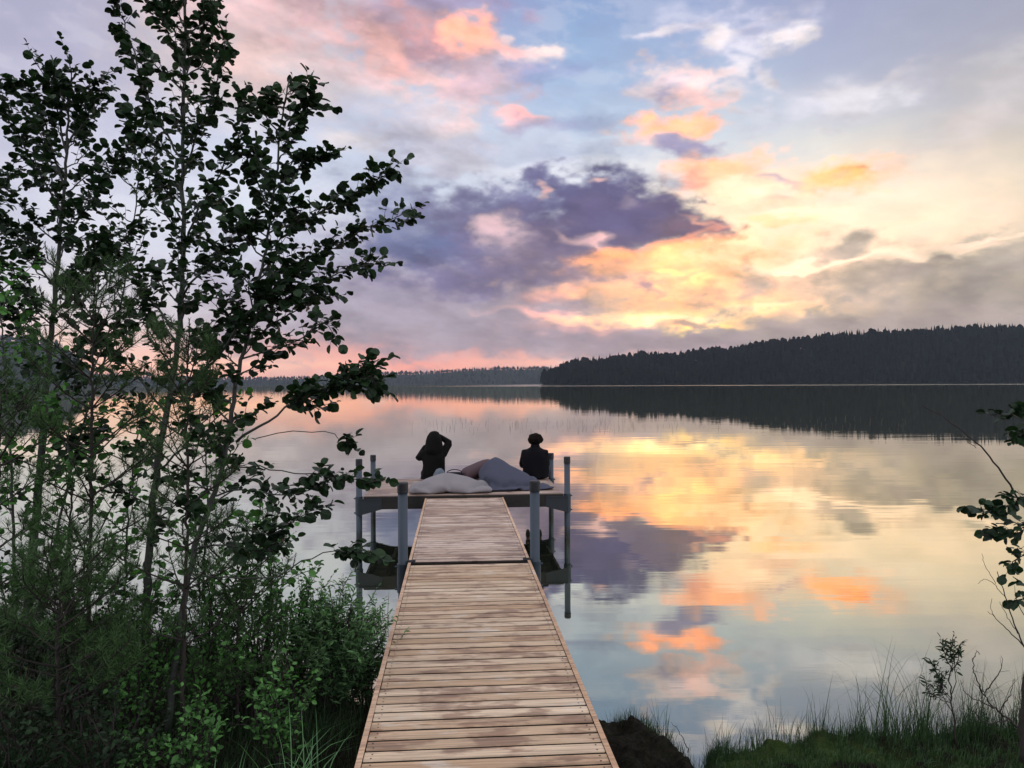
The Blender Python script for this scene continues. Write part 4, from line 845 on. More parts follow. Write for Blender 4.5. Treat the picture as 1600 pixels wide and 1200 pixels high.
# raised hood and the folds it makes on the shoulders
garment('hood', [(.46,.17,.12,.0,.0),(.54,.168,.135,.0,.0),(.62,.155,.14,.0,.02),(.70,.142,.14,.005,.035),(.78,.120,.125,.012,.05),(.84,.082,.09,.014,.065),(.865,.04,.05,.014,.07)], [], m_j1, r1, .02)
cm = MB(); cm.box(-.055, .055, .33, .37, .63, .70, bev=.006); cm.tube([(0,.37,.665),(0,.41,.665)], .028, 16)
cam_o = cm.build('camera_body', m_cap); cam_o.name = 'compact_camera'
cam_o.location = r1.location; cam_o.rotation_euler = r1.rotation_euler
tag(cam_o, 'small black camera held up to the face of the hooded person', 'camera')
r2, T2 = person(dock_ab(835, 13.5), 13.50, -6, 'bareheaded person with short curly hair and a dark jacket, sitting beside the duvet',
   {'lean': .03, 'rings': [(.02,.235,.16,.02,-.02),(.14,.235,.15,.015,-.02),(.28,.235,.14,.01,-.01),(.40,.225,.13,0,.0),(.48,.20,.12,0,.015),(.535,.135,.10,0,.025),(.57,.08,.08,0,.04),(.605,.065,.066,0,.045)], 'arms': [((-.215, .12, .235), (-.07, .33, .20), (.5, 1, -.1), (1, -.4, 0)), ((.225, .10, .23), (.09, .33, .19), (-.5, 1, -.1), (-1, -.4, 0))]}, m_j2, m_tr, 'people sitting on the platform')
garment('collar', [(.52,.13,.10,0,.03),(.56,.088,.085,0,.04),(.60,.078,.078,0,.045),(.62,.072,.072,0,.047)], [], m_j2, r2, .03, .010)
bm = bmesh.new(); bmesh.ops.create_icosphere(bm, subdivisions=4, radius=1)
for v in bm.verts:
    p = v.co.copy(); n = float(fbm(p.x*3.1+8, p.y*3.1+p.z*2.7, 5, 3)) - .5
    low = max(0, -p.z)
    v.co = Vector((p.x*.142, p.y*.125, p.z*.118)) * (1 + n*.42) * (1 - .22*low)
    if p.y > .3 and p.z < .3: v.co.y *= .55
me = bpy.data.meshes.new('hair'); bm.to_mesh(me); bm.free(); me.materials.append(m_hair)
for pl in me.polygons: pl.use_smooth = True
hr = bpy.data.objects.new('hair', me); COL.objects.link(hr); hr.parent = r2; hr.location = T2(0, .05, .690, 0)[:3]

# ------------------------------------------------------------------ shore ground
m_ground, nt, b = mat('peaty_shore_ground')
oc = nd(nt, 'ShaderNodeTexCoord').outputs['Object']
n1 = noise(nt, oc, 3.0, 6, .65); n2 = noise(nt, oc, 38, 5, .7)
n3 = noise(nt, oc, 1.3, 3, .5)
c = mixc(nt, mapr(nt, n2, .35, .68), (0.003, 0.0025, 0.002), (0.016, 0.012, 0.008))
gm = nd(nt, 'ShaderNodeAttribute', attribute_name='moss').outputs['Fac']
moss = mixc(nt, n2, (0.014, 0.026, 0.007), (0.055, 0.09, 0.018))
c = mixc(nt, mth(nt, 'MULTIPLY', gm, mapr(nt, n1, .40, .55)), c, moss)
nt.links.new(c, b.inputs['Base Color']); b.inputs['Roughness'].default_value = .95; b.inputs['Specular IOR Level'].default_value = .15
bp = nd(nt, 'ShaderNodeBump'); bp.inputs['Strength'].default_value = .9; bp.inputs['Distance'].default_value = .03
nt.links.new(n2, bp.inputs['Height']); nt.links.new(bp.outputs[0], b.inputs['Normal'])
def shore_y(x):
    x = np.asarray(x, float)
    a = np.interp(x, [-40,-12,-8,-5,-3.2,-2.2,-1.5,-1.1,-.6,.2,.62,.88,.98,1.05,1.10,1.20,1.6,2.4,3.2,4.5,7,12,40],
                     [3,5,6.5,7.6,7.0,6.4,5.9,5.5,5.3,5.25,5.25,5.2,5.00,4.62,4.50,4.78,4.95,5.02,5.12,5.4,6.2,5.2,3])
    return a + (fbm(x*3.1, x*0, 77, 3)-.5)*.22
def ground_z(x, y):
    d = shore_y(x) - np.asarray(y, float)       # inland distance
    lump = fbm(np.asarray(x)*2.3, np.asarray(y)*2.3, 81, 4)
    lump = lump + (fbm(np.asarray(x)*9, np.asarray(y)*9, 85, 5)-.5)*.60
    base = .25*sstep(-.05, .40, d) + .10*sstep(.3, 3, d) + .5*sstep(3, 14, d) + (lump-.5)*.24*sstep(-.1,.4,d)
    return np.where(d > -.05, base - .03, -.03 - .8*sstep(.05, .8, -d) )
xs = np.concatenate([np.linspace(-40,-9,22)[:-1], np.linspace(-9,-4,60)[:-1], np.linspace(-4,.5,110)[:-1], np.linspace(.5,4,260)[:-1], np.linspace(4,9,50)[:-1], np.linspace(9,40,22)])
ys = np.concatenate([np.linspace(-38,-6,20)[:-1], np.linspace(-6,1,30)[:-1], np.linspace(1,3.6,60)[:-1], np.linspace(3.6,5.6,150)[:-1], np.linspace(5.6,8.6,60)])
X, Y = np.meshgrid(xs, ys); Z = ground_z(X, Y)
go = grid_mesh('ground', X, Y, Z, m_ground); tag(go, kind='structure')
mo = go.data.attributes.new('moss', 'FLOAT', 'POINT')
mo.data.foreach_set('value', (sstep(1.05, 1.3, X)*sstep(4.75, 4.45, Y)*(1-.75*sstep(1.9, 2.5, X))*1.0 + .05).astype(np.float32).ravel())

# ------------------------------------------------------------------ leaves, needles, blades
def leafmat(name, dark, light, trans=.35, rough=.45, rim=None):
    m, nt, b = mat(name)
    at = nd(nt, 'ShaderNodeAttribute', attribute_name='rnd').outputs['Fac']
    c = mixc(nt, at, dark, light)
    nt.links.new(c, b.inputs['Base Color']); b.inputs['Roughness'].default_value = rough
    b.inputs['Specular IOR Level'].default_value = .22
    tr = nd(nt, 'ShaderNodeBsdfTranslucent')
    nt.links.new(mixc(nt, 1.0, c, (0.9, 1.25, 0.45), 'MULTIPLY'), tr.inputs[0])
    ms = nd(nt, 'ShaderNodeMixShader'); ms.inputs[0].default_value = trans
    nt.links.new(b.outputs[0], ms.inputs[1]); nt.links.new(tr.outputs[0], ms.inputs[2])
    nt.links.new(ms.outputs[0], nt.nodes['Material Output'].inputs[0]); return m
m_alder = leafmat('alder_leaf', (0.009, 0.020, 0.010), (0.028, 0.062, 0.024), .16)
m_lit_young = leafmat('lit_young_leaf', (0.024, 0.066, 0.018), (0.15, 0.36, 0.10), .30)  # young leaves, with the stronger light on low growth put into their green
m_willow = leafmat('willow_leaf', (0.035, 0.080, 0.034), (0.18, 0.34, 0.14), .25)
m_needle = leafmat('pine_needle', (0.018, 0.042, 0.016), (0.08, 0.16, 0.05), .12)
m_grass = leafmat('grass_blade', (0.018, 0.040, 0.018), (0.07, 0.13, 0.05), .25)
m_sedge = leafmat('sedge_blade', (0.07, 0.16, 0.065), (0.19, 0.38, 0.17), .25)
m_reed = leafmat('dead_reed', (0.12, 0.11, 0.09), (0.24, 0.20, 0.17), .1)
m_bark = simple('grey_green_bark', (0.058, 0.064, 0.054), .85, 0, .4, 30, bump=.6)
m_bark2 = simple('dark_brown_bark', (0.030, 0.024, 0.020), .9, 0, .4, 30, bump=.6)

LT = {}
def leaf_template(kind):
    if kind == 'alder':   w = [(0.16,.30),(.42,.47),(.72,.42),(.92,.20)]
    elif kind == 'willow': w = [(.2,.11),(.45,.16),(.70,.12),(.88,.06)]
    else: w = [(.18,.20),(.42,.32),(.68,.26),(.88,.12)]
    v = [(0,0,0),(.45,0,-.02),(1.0,0,-.12)]                     # midrib: base, middle, tip
    for s in (1,-1): v += [(x, s*y, .05 + .07*(y/.4) - .10*x*x) for x, y in w]
    f = [(0,3,4,1),(1,4,5),(1,5,6,2),(0,1,8,7),(1,9,8),(1,2,10,9)]
    return np.array(v), f
def frames(dirs, ups):
    d = dirs / np.linalg.norm(dirs, axis=1, keepdims=True)
    s = np.cross(ups, d); s /= np.linalg.norm(s, axis=1, keepdims=True) + 1e-9
    n = np.cross(d, s); return d, s, n
def add_leaves(mb, pos, dirs, ups, size, kind, rnd):
    tv, tf = leaf_template(kind); n = len(pos)
    if n == 0: return
    pos = np.asarray(pos); d, s, nn = frames(np.asarray(dirs), np.asarray(ups)); size = np.asarray(size)[:, None, None]
    V = (tv[None,:,0:1]*d[:,None,:] + tv[None,:,1:2]*s[:,None,:] + tv[None,:,2:3]*nn[:,None,:])*size + pos[:,None,:]
    k = len(tv); o = mb.n
    mb.v.append(V.reshape(-1,3)); mb.n += n*k
    for i in range(n):
        q = o + i*k
        for f in tf: mb.f.append(tuple(a + q for a in f))
    mb.mi.extend([0]*(n*len(tf))); mb.att.append(np.repeat(rnd, k))
def add_slivers(mb, pos, dirs, length, width, rnd):
    """needles: one thin kite each"""
    n = len(pos)
    if n == 0: return
    pos = np.asarray(pos); d = np.asarray(dirs); d = d/np.linalg.norm(d, axis=1, keepdims=True)
    r = np.cross(d, np.random.default_rng(5).normal(size=(n,3))); r /= np.linalg.norm(r, axis=1, keepdims=True)
    L = np.asarray(length)[:,None]; w = width
    V = np.stack([pos - r*w*.5, pos + r*w*.5, pos + d*L*.6 + r*w*.45, pos + d*L, pos + d*L*.6 - r*w*.45], 1)
    o = mb.n; mb.v.append(V.reshape(-1,3)); mb.n += 5*n
    for i in range(n):
        q = o+5*i; mb.f.append((q, q+1, q+2, q+3, q+4))
    mb.mi.extend([0]*n); mb.att.append(np.repeat(rnd, 5))

def smooth_path(pts, n):
    """Catmull-Rom through the points"""
    p = [np.array(q, float) for q in pts]
    p = [2*p[0]-p[1]] + p + [2*p[-1]-p[-2]]
    out = []; segs = len(p) - 3
    for k in range(n+1):
        t = k/n*segs; i = min(int(t), segs-1); u = t - i
        a, b_, c_, d_ = p[i:i+4]
        out.append(.5*((2*b_) + (c_-a)*u + (2*a-5*b_+4*c_-d_)*u*u + (3*b_-a-3*c_+d_)*u**3))
    return np.array(out)

class Plant:
    def __init__(s, seed, kind='alder', lsize=.062, spacing=.034):
        s.dens = 1.0; s.r = np.random.default_rng(seed); s.kind = kind; s.ls = lsize; s.sp = spacing
        s.wood = MB(); s.trunk = MB(); s.P = []; s.D = []; s.U = []; s.S = []; s.tone = []
    def leaf(s, p, d, size=1.0):
        r = s.r
        d = np.array(d) + r.normal(size=3)*.28; d[2] -= r.uniform(.05, .75)
        u = np.array([0,0,1.0]) + r.normal(size=3)*.55
        s.P.append(p); s.D.append(d); s.U.append(u); s.S.append(s.ls*size*r.uniform(.45, 1.25)); s.tone.append(r.random())
    def twig(s, p0, d, L, r0=.0022, start=.12):
        r = s.r; n = max(3, int(L/.05)); d = np.array(d, float); d /= np.linalg.norm(d)
        pts = [np.array(p0, float)]
        for i in range(n):
            d = d + r.normal(size=3)*.11 + np.array([0,0,.045]); d /= np.linalg.norm(d)
            pts.append(pts[-1] + d*L/n)
        s.wood.tube(pts, list(np.linspace(r0, r0*.4, n+1)), 3, cap=False)
        pts = np.array(pts); k = max(2, int(L/s.sp)); side = np.cross(d, [0,0,1.0]); side /= np.linalg.norm(side)+1e-9
        for i in range(k):
            t = start + (1-start)*(i+.5)/k; f = t*n; j = min(int(f), n-1)
            q = pts[j] + (pts[j+1]-pts[j])*(f-j); dd = pts[j+1]-pts[j]; dd /= np.linalg.norm(dd)
            sg = 1 if i % 2 else -1
            s.leaf(q, dd*.55 + side*sg*.75 + np.array([0,0,r.uniform(-.1,.35)]), 1.05 - .35*t*(i/k))
        s.leaf(pts[-1], d, .8)
    def limb(s, pts, r0, r1=.0022, t0=.25, twig=.17, step=.055, n=None, spread=1.0, tip=True, up=.25):
        step = step * s.dens
        """an explicit branch: path with leafy twigs from t0 outward"""
        pts = [np.array(p, float) for p in pts]
        tot = sum(np.linalg.norm(b_-a) for a, b_ in zip(pts, pts[1:]))
        n = n or max(5, int(tot/.07)); path = smooth_path(pts, n)
        path[1:-1] += s.r.normal(size=(n-1,3))*.006
        s.wood.tube(path, list(np.linspace(r0, r1, n+1)), 5, cap=False)
        k = int(tot*(1-t0)/step)
        for i in range(k):
            t = t0 + (1-t0)*(i + s.r.random()*.6)/max(k,1); f = t*n; j = min(int(f), n-1)
            q = path[j] + (path[j+1]-path[j])*(f-j); dd = path[j+1]-path[j]; dd /= np.linalg.norm(dd)
            a = s.r.uniform(0, 6.283); o1 = np.cross(dd, [.3,.2,1]); o1 /= np.linalg.norm(o1); o2 = np.cross(dd, o1)
            out = o1*math.cos(a) + o2*math.sin(a)
            s.twig(q, dd*.75 + out*.75*spread + np.array([0,0,up]), twig*s.r.uniform(.45, 1.15)*(1.05-.5*t))
        if tip: s.twig(path[-1], path[-1]-path[-2], twig*.8)
        return path
    def stem(s, pts, r0, r1, n=40, sides=9):
        path = smooth_path(pts, n); path[1:-1] += s.r.normal(size=(n-1,3))*.004
        s.trunk.tube(path, list(r0 + (r1-r0)*np.linspace(0,1,n+1)**.8), sides); return path
    def fill(s, path, a, b, step, L, r0=.007, up=.7, twig=.15, L2=None, tstep=.06):
        """side branches up the stem between fractions a and b"""
        n = len(path)-1; seg = np.linalg.norm(np.diff(path, axis=0), axis=1); tot = seg.sum()
        k = int(tot*(b-a)/step); L2 = L2 or L; ang = s.r.uniform(0, 6.28)
        for i in range(k):
            t = a + (b-a)*(i+.5)/k; f = t*n; j = min(int(f), n-1); q = path[j] + (path[j+1]-path[j])*(f-j)
            ang += 2.4 + s.r.uniform(-.4,.4); l = (L + (L2-L)*(t-a)/(b-a+1e-9))*s.r.uniform(.7,1.2)
            h = np.array([math.cos(ang), math.sin(ang), 0.0])
            p1 = q + (h*.75 + np.array([0,0,up*.7]))*l*.5; p2 = q + (h*1.0 + np.array([0,0,up]))*l*.85 + s.r.normal(size=3)*.03
            s.limb([q, p1, p2], r0*l/L*.8+.002, t0=.22, twig=twig, step=tstep)
    def build(s, name, label, cat, group, leafm, barkm, base, crown='leaves', twigs='branches', trunkname='trunk'):
        root = empty(name, base); tag(root, label, cat, group)
        inv = Vector(base)
        for mb in (s.trunk, s.wood):
            mb.v = [v - np.array(base)[None] for v in mb.v]
        if s.trunk.n: s.trunk.build(trunkname, barkm, root, smooth=True)
        if s.wood.n: s.wood.build(twigs, barkm, root, smooth=True)
        lm = MB()
        if s.P: add_leaves(lm, np.array(s.P)-np.array(base)[None], s.D, s.U, s.S, s.kind, np.array(s.tone))
        if getattr(s, 'NP', None): add_slivers(lm, np.array(s.NP)-np.array(base)[None], s.ND, s.NL, .0022, np.array(s.NT))
        if lm.n: lm.build(crown, leafm, root, smooth=False)
        return root
def pp(lst, d):                                   # photograph polyline -> world points; entries (x, y[, depth offset])
    return [P(q[0], q[1], d + (q[2] if len(q) > 2 else 0)) for q in lst]
def base_of(pts):
    p = pts[0]; return (p.x, p.y, float(ground_z(p.x, p.y)))

GA = 'young alders in the left thicket'
# --- the tall alder, its stem running up out of the picture
d = 4.75; t = Plant(101, 'alder', .063); t.dens = .44
st = pp([(236,1135),(231,1040),(229,960),(233,870),(240,780),(248,710),(262,640,.03),(276,555,.05),(284,470,.05),(287,380,.05),(286,290,.05),(287,200,.05),(288,100,.05),(290,10,.05),(293,-90,.05),(298,-180,.05)], d)
ps = t.stem(st, .030, .006, 60)
t.limb(pp([(286,250),(262,215,.05),(238,165,.12),(215,100,.15),(195,40,.2),(178,-20,.2),(170,-80,.2)], d), .008, t0=.2, twig=.16, step=.034)
t.limb(pp([(287,275),(306,215,-.1),(326,165,-.15),(345,110,-.2),(352,60,-.2)], d), .007, t0=.15, twig=.15, step=.036)
t.limb(pp([(288,130),(305,80,.1),(325,30,.15),(340,-30,.15)], d), .006, t0=.1, twig=.16, step=.036)
t.limb(pp([(288,110),(270,60,-.1),(250,20,-.15),(240,-40,-.15)], d), .006, t0=.25, twig=.14, step=.040)
t.limb(pp([(286,400),(310,330,-.1),(340,280,-.2),(372,215,-.25),(384,160,-.25)], d), .008, t0=.2, twig=.14, step=.040)
t.limb(pp([(284,345),(255,290,.1),(225,240,.2),(200,190,.2)], d), .007, t0=.2, twig=.15, step=.038)
t.limb(pp([(281,470),(320,420,-.2),(360,380,-.3),(410,345,-.35)], d), .008, t0=.2, twig=.17, step=.038)
t.limb(pp([(280,520),(235,470,.2),(195,420,.3),(160,380,.3)], d), .009, t0=.2, twig=.17, step=.04)
t.limb(pp([(266,615),(310,585,-.15),(352,545,-.3),(385,490,-.4),(420,460,-.4),(455,430,-.4)], d), .011, t0=.2, twig=.17, step=.045)
t.limb(pp([(262,650),(225,600,.2),(190,560,.3),(150,520,.3)], d), .009, t0=.3, twig=.15, step=.055)
t.limb(pp([(246,735),(290,700,-.2),(330,690,-.3),(372,660,-.3)], d), .008, t0=.3, twig=.13, step=.07)
t.fill(ps, .46, .97, .085, .34, .006, .9, .15, .24, .055)
t.fill(ps, .20, .46, .12, .42, .006, .6, .14, .32, .07)
t.build('alder_tree', 'tallest slim alder of the left thicket, its straight stem leaving the top of the picture', 'tree', GA, m_alder, m_bark, base_of(st))
# --- the leaning alder whose branches reach over the water
d = 4.45; t = Plant(102, 'alder', .063); t.dens = .44
st = pp([(262,1140),(275,1020),(290,920),(312,830),(335,775),(352,715),(362,645),(373,585),(386,530),(399,480),(408,425),(419,365),(428,300),(436,230),(444,170),(452,125)], d)
ps = t.stem(st, .021, .004, 55)
t.limb(pp([(419,365),(465,345,-.05),(520,322,-.1),(570,292,-.15),(612,266,-.2)], d), .006, t0=.1, twig=.15, step=.028)
t.limb(pp([(404,440),(450,418,.05),(505,395,.1),(560,362,.1),(636,332,.1)], d), .007, t0=.15, twig=.15, step=.030)
t.limb(pp([(396,495),(440,468,-.05),(500,440,-.1),(550,420,-.15),(592,412,-.15)], d), .007, t0=.12, twig=.14, step=.032)
t.limb(pp([(386,535),(430,505,.1),(480,475,.15),(515,465,.15)], d), .006, t0=.2, twig=.14, step=.035)
t.limb(pp([(380,560),(420,548,-.1),(465,535,-.15),(500,505,-.15),(520,520,-.15)], d), .006, t0=.25, twig=.13, step=.045)
t.limb(pp([(428,300),(460,270,.1),(485,250,.1),(520,238,.1)], d), .005, t0=.1, twig=.12, step=.032)
t.limb(pp([(424,330),(400,280,.1),(390,240,.1)], d), .005, t0=.1, twig=.13, step=.035)
t.limb(pp([(436,235),(462,200,0),(478,160,0)], d), .004, t0=.05, twig=.10, step=.032)
t.limb(pp([(445,165),(425,150,0),(410,160,0)], d), .003, t0=.1, twig=.08, step=.04)
t.limb(pp([(370,690),(400,670,-.1),(430,652,-.2),(460,632,-.25),(505,607,-.3),(540,590,-.3),(580,572,-.3)], d), .009, t0=.42, twig=.15, step=.021)
t.limb(pp([(505,607,-.3),(540,600,-.33),(572,590,-.35),(588,600,-.36)], d), .004, t0=.1, twig=.13, step=.022)
t.limb(pp([(455,636,-.25),(480,628,-.2),(505,632,-.2)], d), .004, t0=.1, twig=.10, step=.04)
t.limb(pp([(400,685,-.05),(440,676,-.15),(500,673,-.25),(528,681,-.3),(545,690,-.3)], d), .003, t0=.86, twig=.10, step=.022)
t.limb(pp([(352,735),(400,728,-.1),(450,738,-.2),(500,742,-.3),(548,750,-.35),(585,752,-.35)], d), .0045, t0=.50, twig=.10, step=.06)
t.limb(pp([(338,775),(390,765,-.1),(430,775,-.15),(480,765,-.2),(510,750,-.2)], d), .006, t0=.25, twig=.12, step=.038)
t.limb(pp([(320,815),(370,820,-.1),(420,835,-.2),(455,815,-.25),(500,795,-.3)], d), .005, t0=.3, twig=.12, step=.045)
t.limb(pp([(292,905),(350,900,-.1),(420,905,-.2),(470,880,-.3),(525,860,-.35),(585,870,-.4)], d), .006, t0=.78, twig=.11, step=.030)
t.limb(pp([(300,860),(350,850,-.1),(400,860,-.2),(440,850,-.2)], d), .006, t0=.2, twig=.12, step=.045)
t.limb(pp([(360,660),(330,620,.1),(310,570,.2)], d), .006, t0=.2, twig=.13, step=.05)
t.fill(ps, .45, .97, .075, .30, .005, .8, .14, .20, .05)
t.fill(ps, .18, .45, .10, .36, .005, .5, .14, .28, .06)
t.build('alder_tree', 'leaning alder with long leafy branches reaching right, out over the water', 'tree', GA, m_alder, m_bark, base_of(st))
# --- left crown
d = 5.2; t = Plant(103, 'alder', .063); t.dens = .54
st = pp([(20,1115),(38,990),(52,850),(62,740),(70,640),(76,560),(84,480),(92,400),(98,320),(103,240),(108,170),(113,122)], d)
ps = t.stem(st, .036, .004, 50)
for q in ([(98,330),(60,270,.1),(30,210,.1),(5,150,.1)], [(95,380),(140,320,-.1),(170,270,-.1),(195,235,-.1)], [(88,450),(50,400,.1),(10,350,.1),(-30,320,.1)],
          [(100,290),(75,210,.1),(55,150,.1),(20,135,.1)], [(104,230),(130,180,0),(140,135,0)], [(84,490),(130,440,-.1),(170,400,-.15),(210,350,-.15)], [(78,540),(40,500,.1),(0,470,.1),(-40,440,.1)],
          [(72,620),(120,570,-.1),(160,530,-.2),(200,500,-.2)], [(68,660),(30,630,.1),(-10,600,.1)], [(62,740),(110,700,-.1),(150,670,-.2)], [(104,240),(85,160,.05),(80,125,.05)]):
    t.limb(pp(q, d), .008, t0=.15, twig=.17, step=.030)
t.fill(ps, .50, .98, .065, .38, .006, .8, .15, .24, .05)
t.fill(ps, .22, .50, .10, .44, .006, .6, .15, .36, .06)
t.build('alder_tree', 'broad alder at the left edge with a grey stem and a dense dark crown', 'tree', GA, m_alder, m_bark, base_of(st))
# --- thin saplings at the very left
for (pts, d, seed, lab, ra) in (
    ([(18,1110),(22,960),(20,820),(16,700),(8,590),(2,500),(-4,420)], 4.9, 104, 'thin alder sapling rising straight up at the very left edge', (.2,.97)),
    ([(70,1120),(62,1000),(80,880),(105,760),(135,650),(165,560),(190,470),(205,380),(215,290),(222,230)], 5.5, 105, 'thin alder sapling slanting to the right behind the grey stem', (.35,.97)),
    ([(-60,1100),(-50,900),(-40,700),(-28,500),(-20,350),(-10,250)], 5.2, 106, 'alder sapling half outside the left edge, leaves crossing into view', (.2,.95)),
    ([(318,1120),(322,1000),(318,900),(325,800),(322,710),(330,640)], 4.9, 108, 'short leafy alder behind the slender pine and the leaning alder', (.15,.95)),
    ([(105,1120),(112,1000),(104,880),(112,780),(108,690),(116,600)], 4.8, 109, 'short leafy alder between the grey stem and the dark pine stem', (.15,.95)),
    ([(420,1110),(416,1000),(424,920),(418,850),(426,800)], 5.1, 110, 'lowest young alder rising out of the bushes left of the willow', (.2,.95)),
    ([(180,1120),(186,1000),(196,900),(200,800),(212,700),(218,620)], 5.0, 107, 'short young alder between the dark pine stem and the tallest stem', (.2,.95))):
    t = Plant(seed, 'alder', .052); t.dens = .62; st = pp(pts, d); ps = t.stem(st, .013, .003, 40, 7)
    t.fill(ps, ra[0], ra[1], .085, .34, .005, .7, .15, .22, .055)
    t.build('alder_sapling', lab, 'sapling', 'thin saplings in the left thicket', m_lit_young if seed in (104, 107, 108, 109, 110) else m_alder, m_bark, base_of(st))

# --- pine saplings
def pine(pts, d, r0, seed, label, whorls, L0, L1, tipc=True):
    t = Plant(seed); r = t.r; st = pp(pts, d); ps = t.stem(st, r0, .004, 50)
    t.NP, t.ND, t.NL, t.NT = [], [], [], []
    def needles(p0, p1, dens=300, up=0.45, ln=.052):
        p0, p1 = np.array(p0), np.array(p1); L = np.linalg.norm(p1-p0); dd = (p1-p0)/(L+1e-9); k = int(L*dens)
        for _ in range(k):
            u = r.random(); v = r.normal(size=3); v -= dd*v.dot(dd); v /= np.linalg.norm(v)
            t.NP.append(p0+(p1-p0)*u); t.ND.append(dd*up + v*.75); t.NL.append(ln*r.uniform(.7,1.2)); t.NT.append(r.random())
    def bough(q, h, L, rise):
        n = max(4, int(L/.09)); p = np.array(q); dd = np.array([h[0], h[1], rise]); pts_ = [p.copy()]
        for i in range(n):
            dd = dd + np.array([0,0,.06]) + r.normal(size=3)*.05; dd /= np.linalg.norm(dd); p = p + dd*L/n; pts_.append(p.copy())
        t.wood.tube(pts_, list(np.linspace(.003+L*.007, .0025, n+1)), 5, cap=False)
        for i in range(1, n):
            if i/n > .35:
                needles(pts_[i], pts_[i+1])
            if i/n > .25:
                for sg in (-1, 1):
                    if r.random() < .2: continue
                    sd = np.cross(dd, [0,0,1.0]); sd /= np.linalg.norm(sd); l = L*(1.1-i/n)*.42*r.uniform(.6,1.1)+.05
                    e = pts_[i] + (dd*.7 + sd*sg*.75 + np.array([0,0,.25]))*l
                    t.wood.tube([pts_[i], (pts_[i]+e)/2 + [0,0,-.006], e], [.003,.0024,.002], 4, cap=False)
                    needles(pts_[i]*.6+e*.4, e, 520); needles(e, e + np.array([0,0,.035]) + dd*.01, 700, .8)
        e = pts_[-1]; cnd = e + np.array([0,0,.07*r.uniform(.5,1.3)]) + dd*.02
        t.wood.tube([e, cnd], [.0035,.002], 4); needles(e, cnd, 420, 1.2, .02)
    n = len(ps)-1; ang = r.uniform(0,6)
    for w in range(whorls):
        u = .16 + .80*w/max(1,whorls-1); f = u*n; j = min(int(f), n-1); q = ps[j] + (ps[j+1]-ps[j])*(f-j)
        for k in range(4 if w % 2 else 5):
            a = ang + k*6.283/4.6 + r.uniform(-.3,.3); bough(q + [0,0,r.uniform(-.03,.03)], (math.cos(a), math.sin(a)), (L0 + (L1-L0)*u)*r.uniform(.7,1.15), .25+.55*u)
        ang += 1.1
    needles(ps[-4], ps[-1], 700, .7); t.wood.tube([ps[-1], ps[-1] + [0,0,.10]], [.004,.002], 5); needles(ps[-1], ps[-1]+[0,0,.1], 500, 1.0, .03)
    t.build('pine_sapling', label, 'pine', 'young pines in the left thicket', m_needle, m_bark2, base_of(st), crown='needles')
pine([(134,1120),(137,1000),(140,860),(143,720),(143,600),(146,520),(149,450)], 4.6, .017, 201, 'young pine with a dark upright stem and long level boughs, left of the tallest alder', 10, .60, .30)
pine([(284,1110),(287,1000),(291,870),(293,770),(293,680),(293,600),(292,550)], 4.3, .014, 202, 'slender young pine with upright candles between the two main alder stems', 9, .46, .22)
pine([(-20,1110),(-14,950),(-8,820),(-2,700),(2,640)], 4.3, .014, 203, 'young pine cut by the left edge of the picture', 7, .6, .3)
pine([(372,1130),(370,1060),(372,990),(376,920),(380,860)], 4.7, .011, 204, 'small pine half hidden in the bushes below the leaning alder', 8, .55, .28)
pine([(90,1150),(92,1090),(90,1020),(92,960),(96,900)], 3.9, .011, 205, 'low bushy pine in the dark lower left corner', 8, .6, .3)

# --- bushes
def bush(px, py, d, wpx, hpx, n, seed, kind, lsize, leafm, name, label, cat, group, twig=.16, step=.045, lean=0.0, sp=.026, bark=None):
    """stems fan out from one stool; reaches hpx above its foot"""
    t = Plant(seed, kind, lsize, sp); r = t.r; b0 = P(px, py, d); gz = float(ground_z(b0.x, b0.y)); base = np.array([b0.x, b0.y, gz])
    Hm = hpx/F*d; Wm = wpx/F*d*.5
    for i in range(n):
        a = r.uniform(0, 6.283); rr = math.sqrt(r.random()); top = np.array([math.cos(a)*rr*Wm + lean*Hm, math.sin(a)*rr*Wm*.7, Hm*(1-.45*rr*rr)*r.uniform(.75,1.05)])
        s0 = base + np.array([top[0]*.15, top[1]*.15, -.05]); mid = base + top*[.45,.45,.6] + r.normal(size=3)*.03
        t.limb([s0, mid, base+top], .005+.003*Hm, t0=.18, twig=twig, step=step, up=.35)
    t.build(name, label, cat, group, leafm, bark or m_bark2, tuple(base), twigs='stems')
GB = 'bushes along the left shore'
bush(528,1085,5.1,185,190,34,301,'willow',.052,m_willow,'willow_bush','rounded grey-green willow bush right beside the walkway','bush',GB,sp=.016,step=.022)
bush(462,1090,5.2,150,215,18,302,'small',.036,m_lit_young,'leafy_bush','light green small-leaved bush left of the willow by the walkway','bush',GB,sp=.02,step=.036)
bush(572,1075,5.3,80,115,14,303,'willow',.044,m_willow,'willow_bush','low willow shoot touching the edge of the walkway','bush',GB,sp=.017,step=.024)
bush(400,1110,4.9,180,285,18,304,'small',.040,m_lit_young,'leafy_bush','bright leafy bush under the leaning alder','bush',GB,sp=.024)
bush(320,1140,4.6,190,290,16,305,'small',.042,m_lit_young,'leafy_bush','leafy bush at the foot of the two main alder stems','bush',GB,sp=.026)
bush(215,1150,4.5,200,290,16,306,'small',.042,m_lit_young,'leafy_bush','dark leafy bush between the tallest alder and the dark pine stem','bush',GB,sp=.026)
bush(120,1160,4.6,210,300,16,307,'small',.040,m_alder,'leafy_bush','dark tangled bush near the lower left corner','bush',GB,sp=.026)
bush(20,1160,4.7,210,310,16,308,'small',.042,m_alder,'leafy_bush','dark bush cut by the left edge at the bottom','bush',GB,sp=.026)
bush(440,1190,4.1,150,150,14,309,'small',.040,m_lit_young,'leafy_bush','low leafy bush in front of the willow, near the sedge tufts','bush',GB,sp=.026)
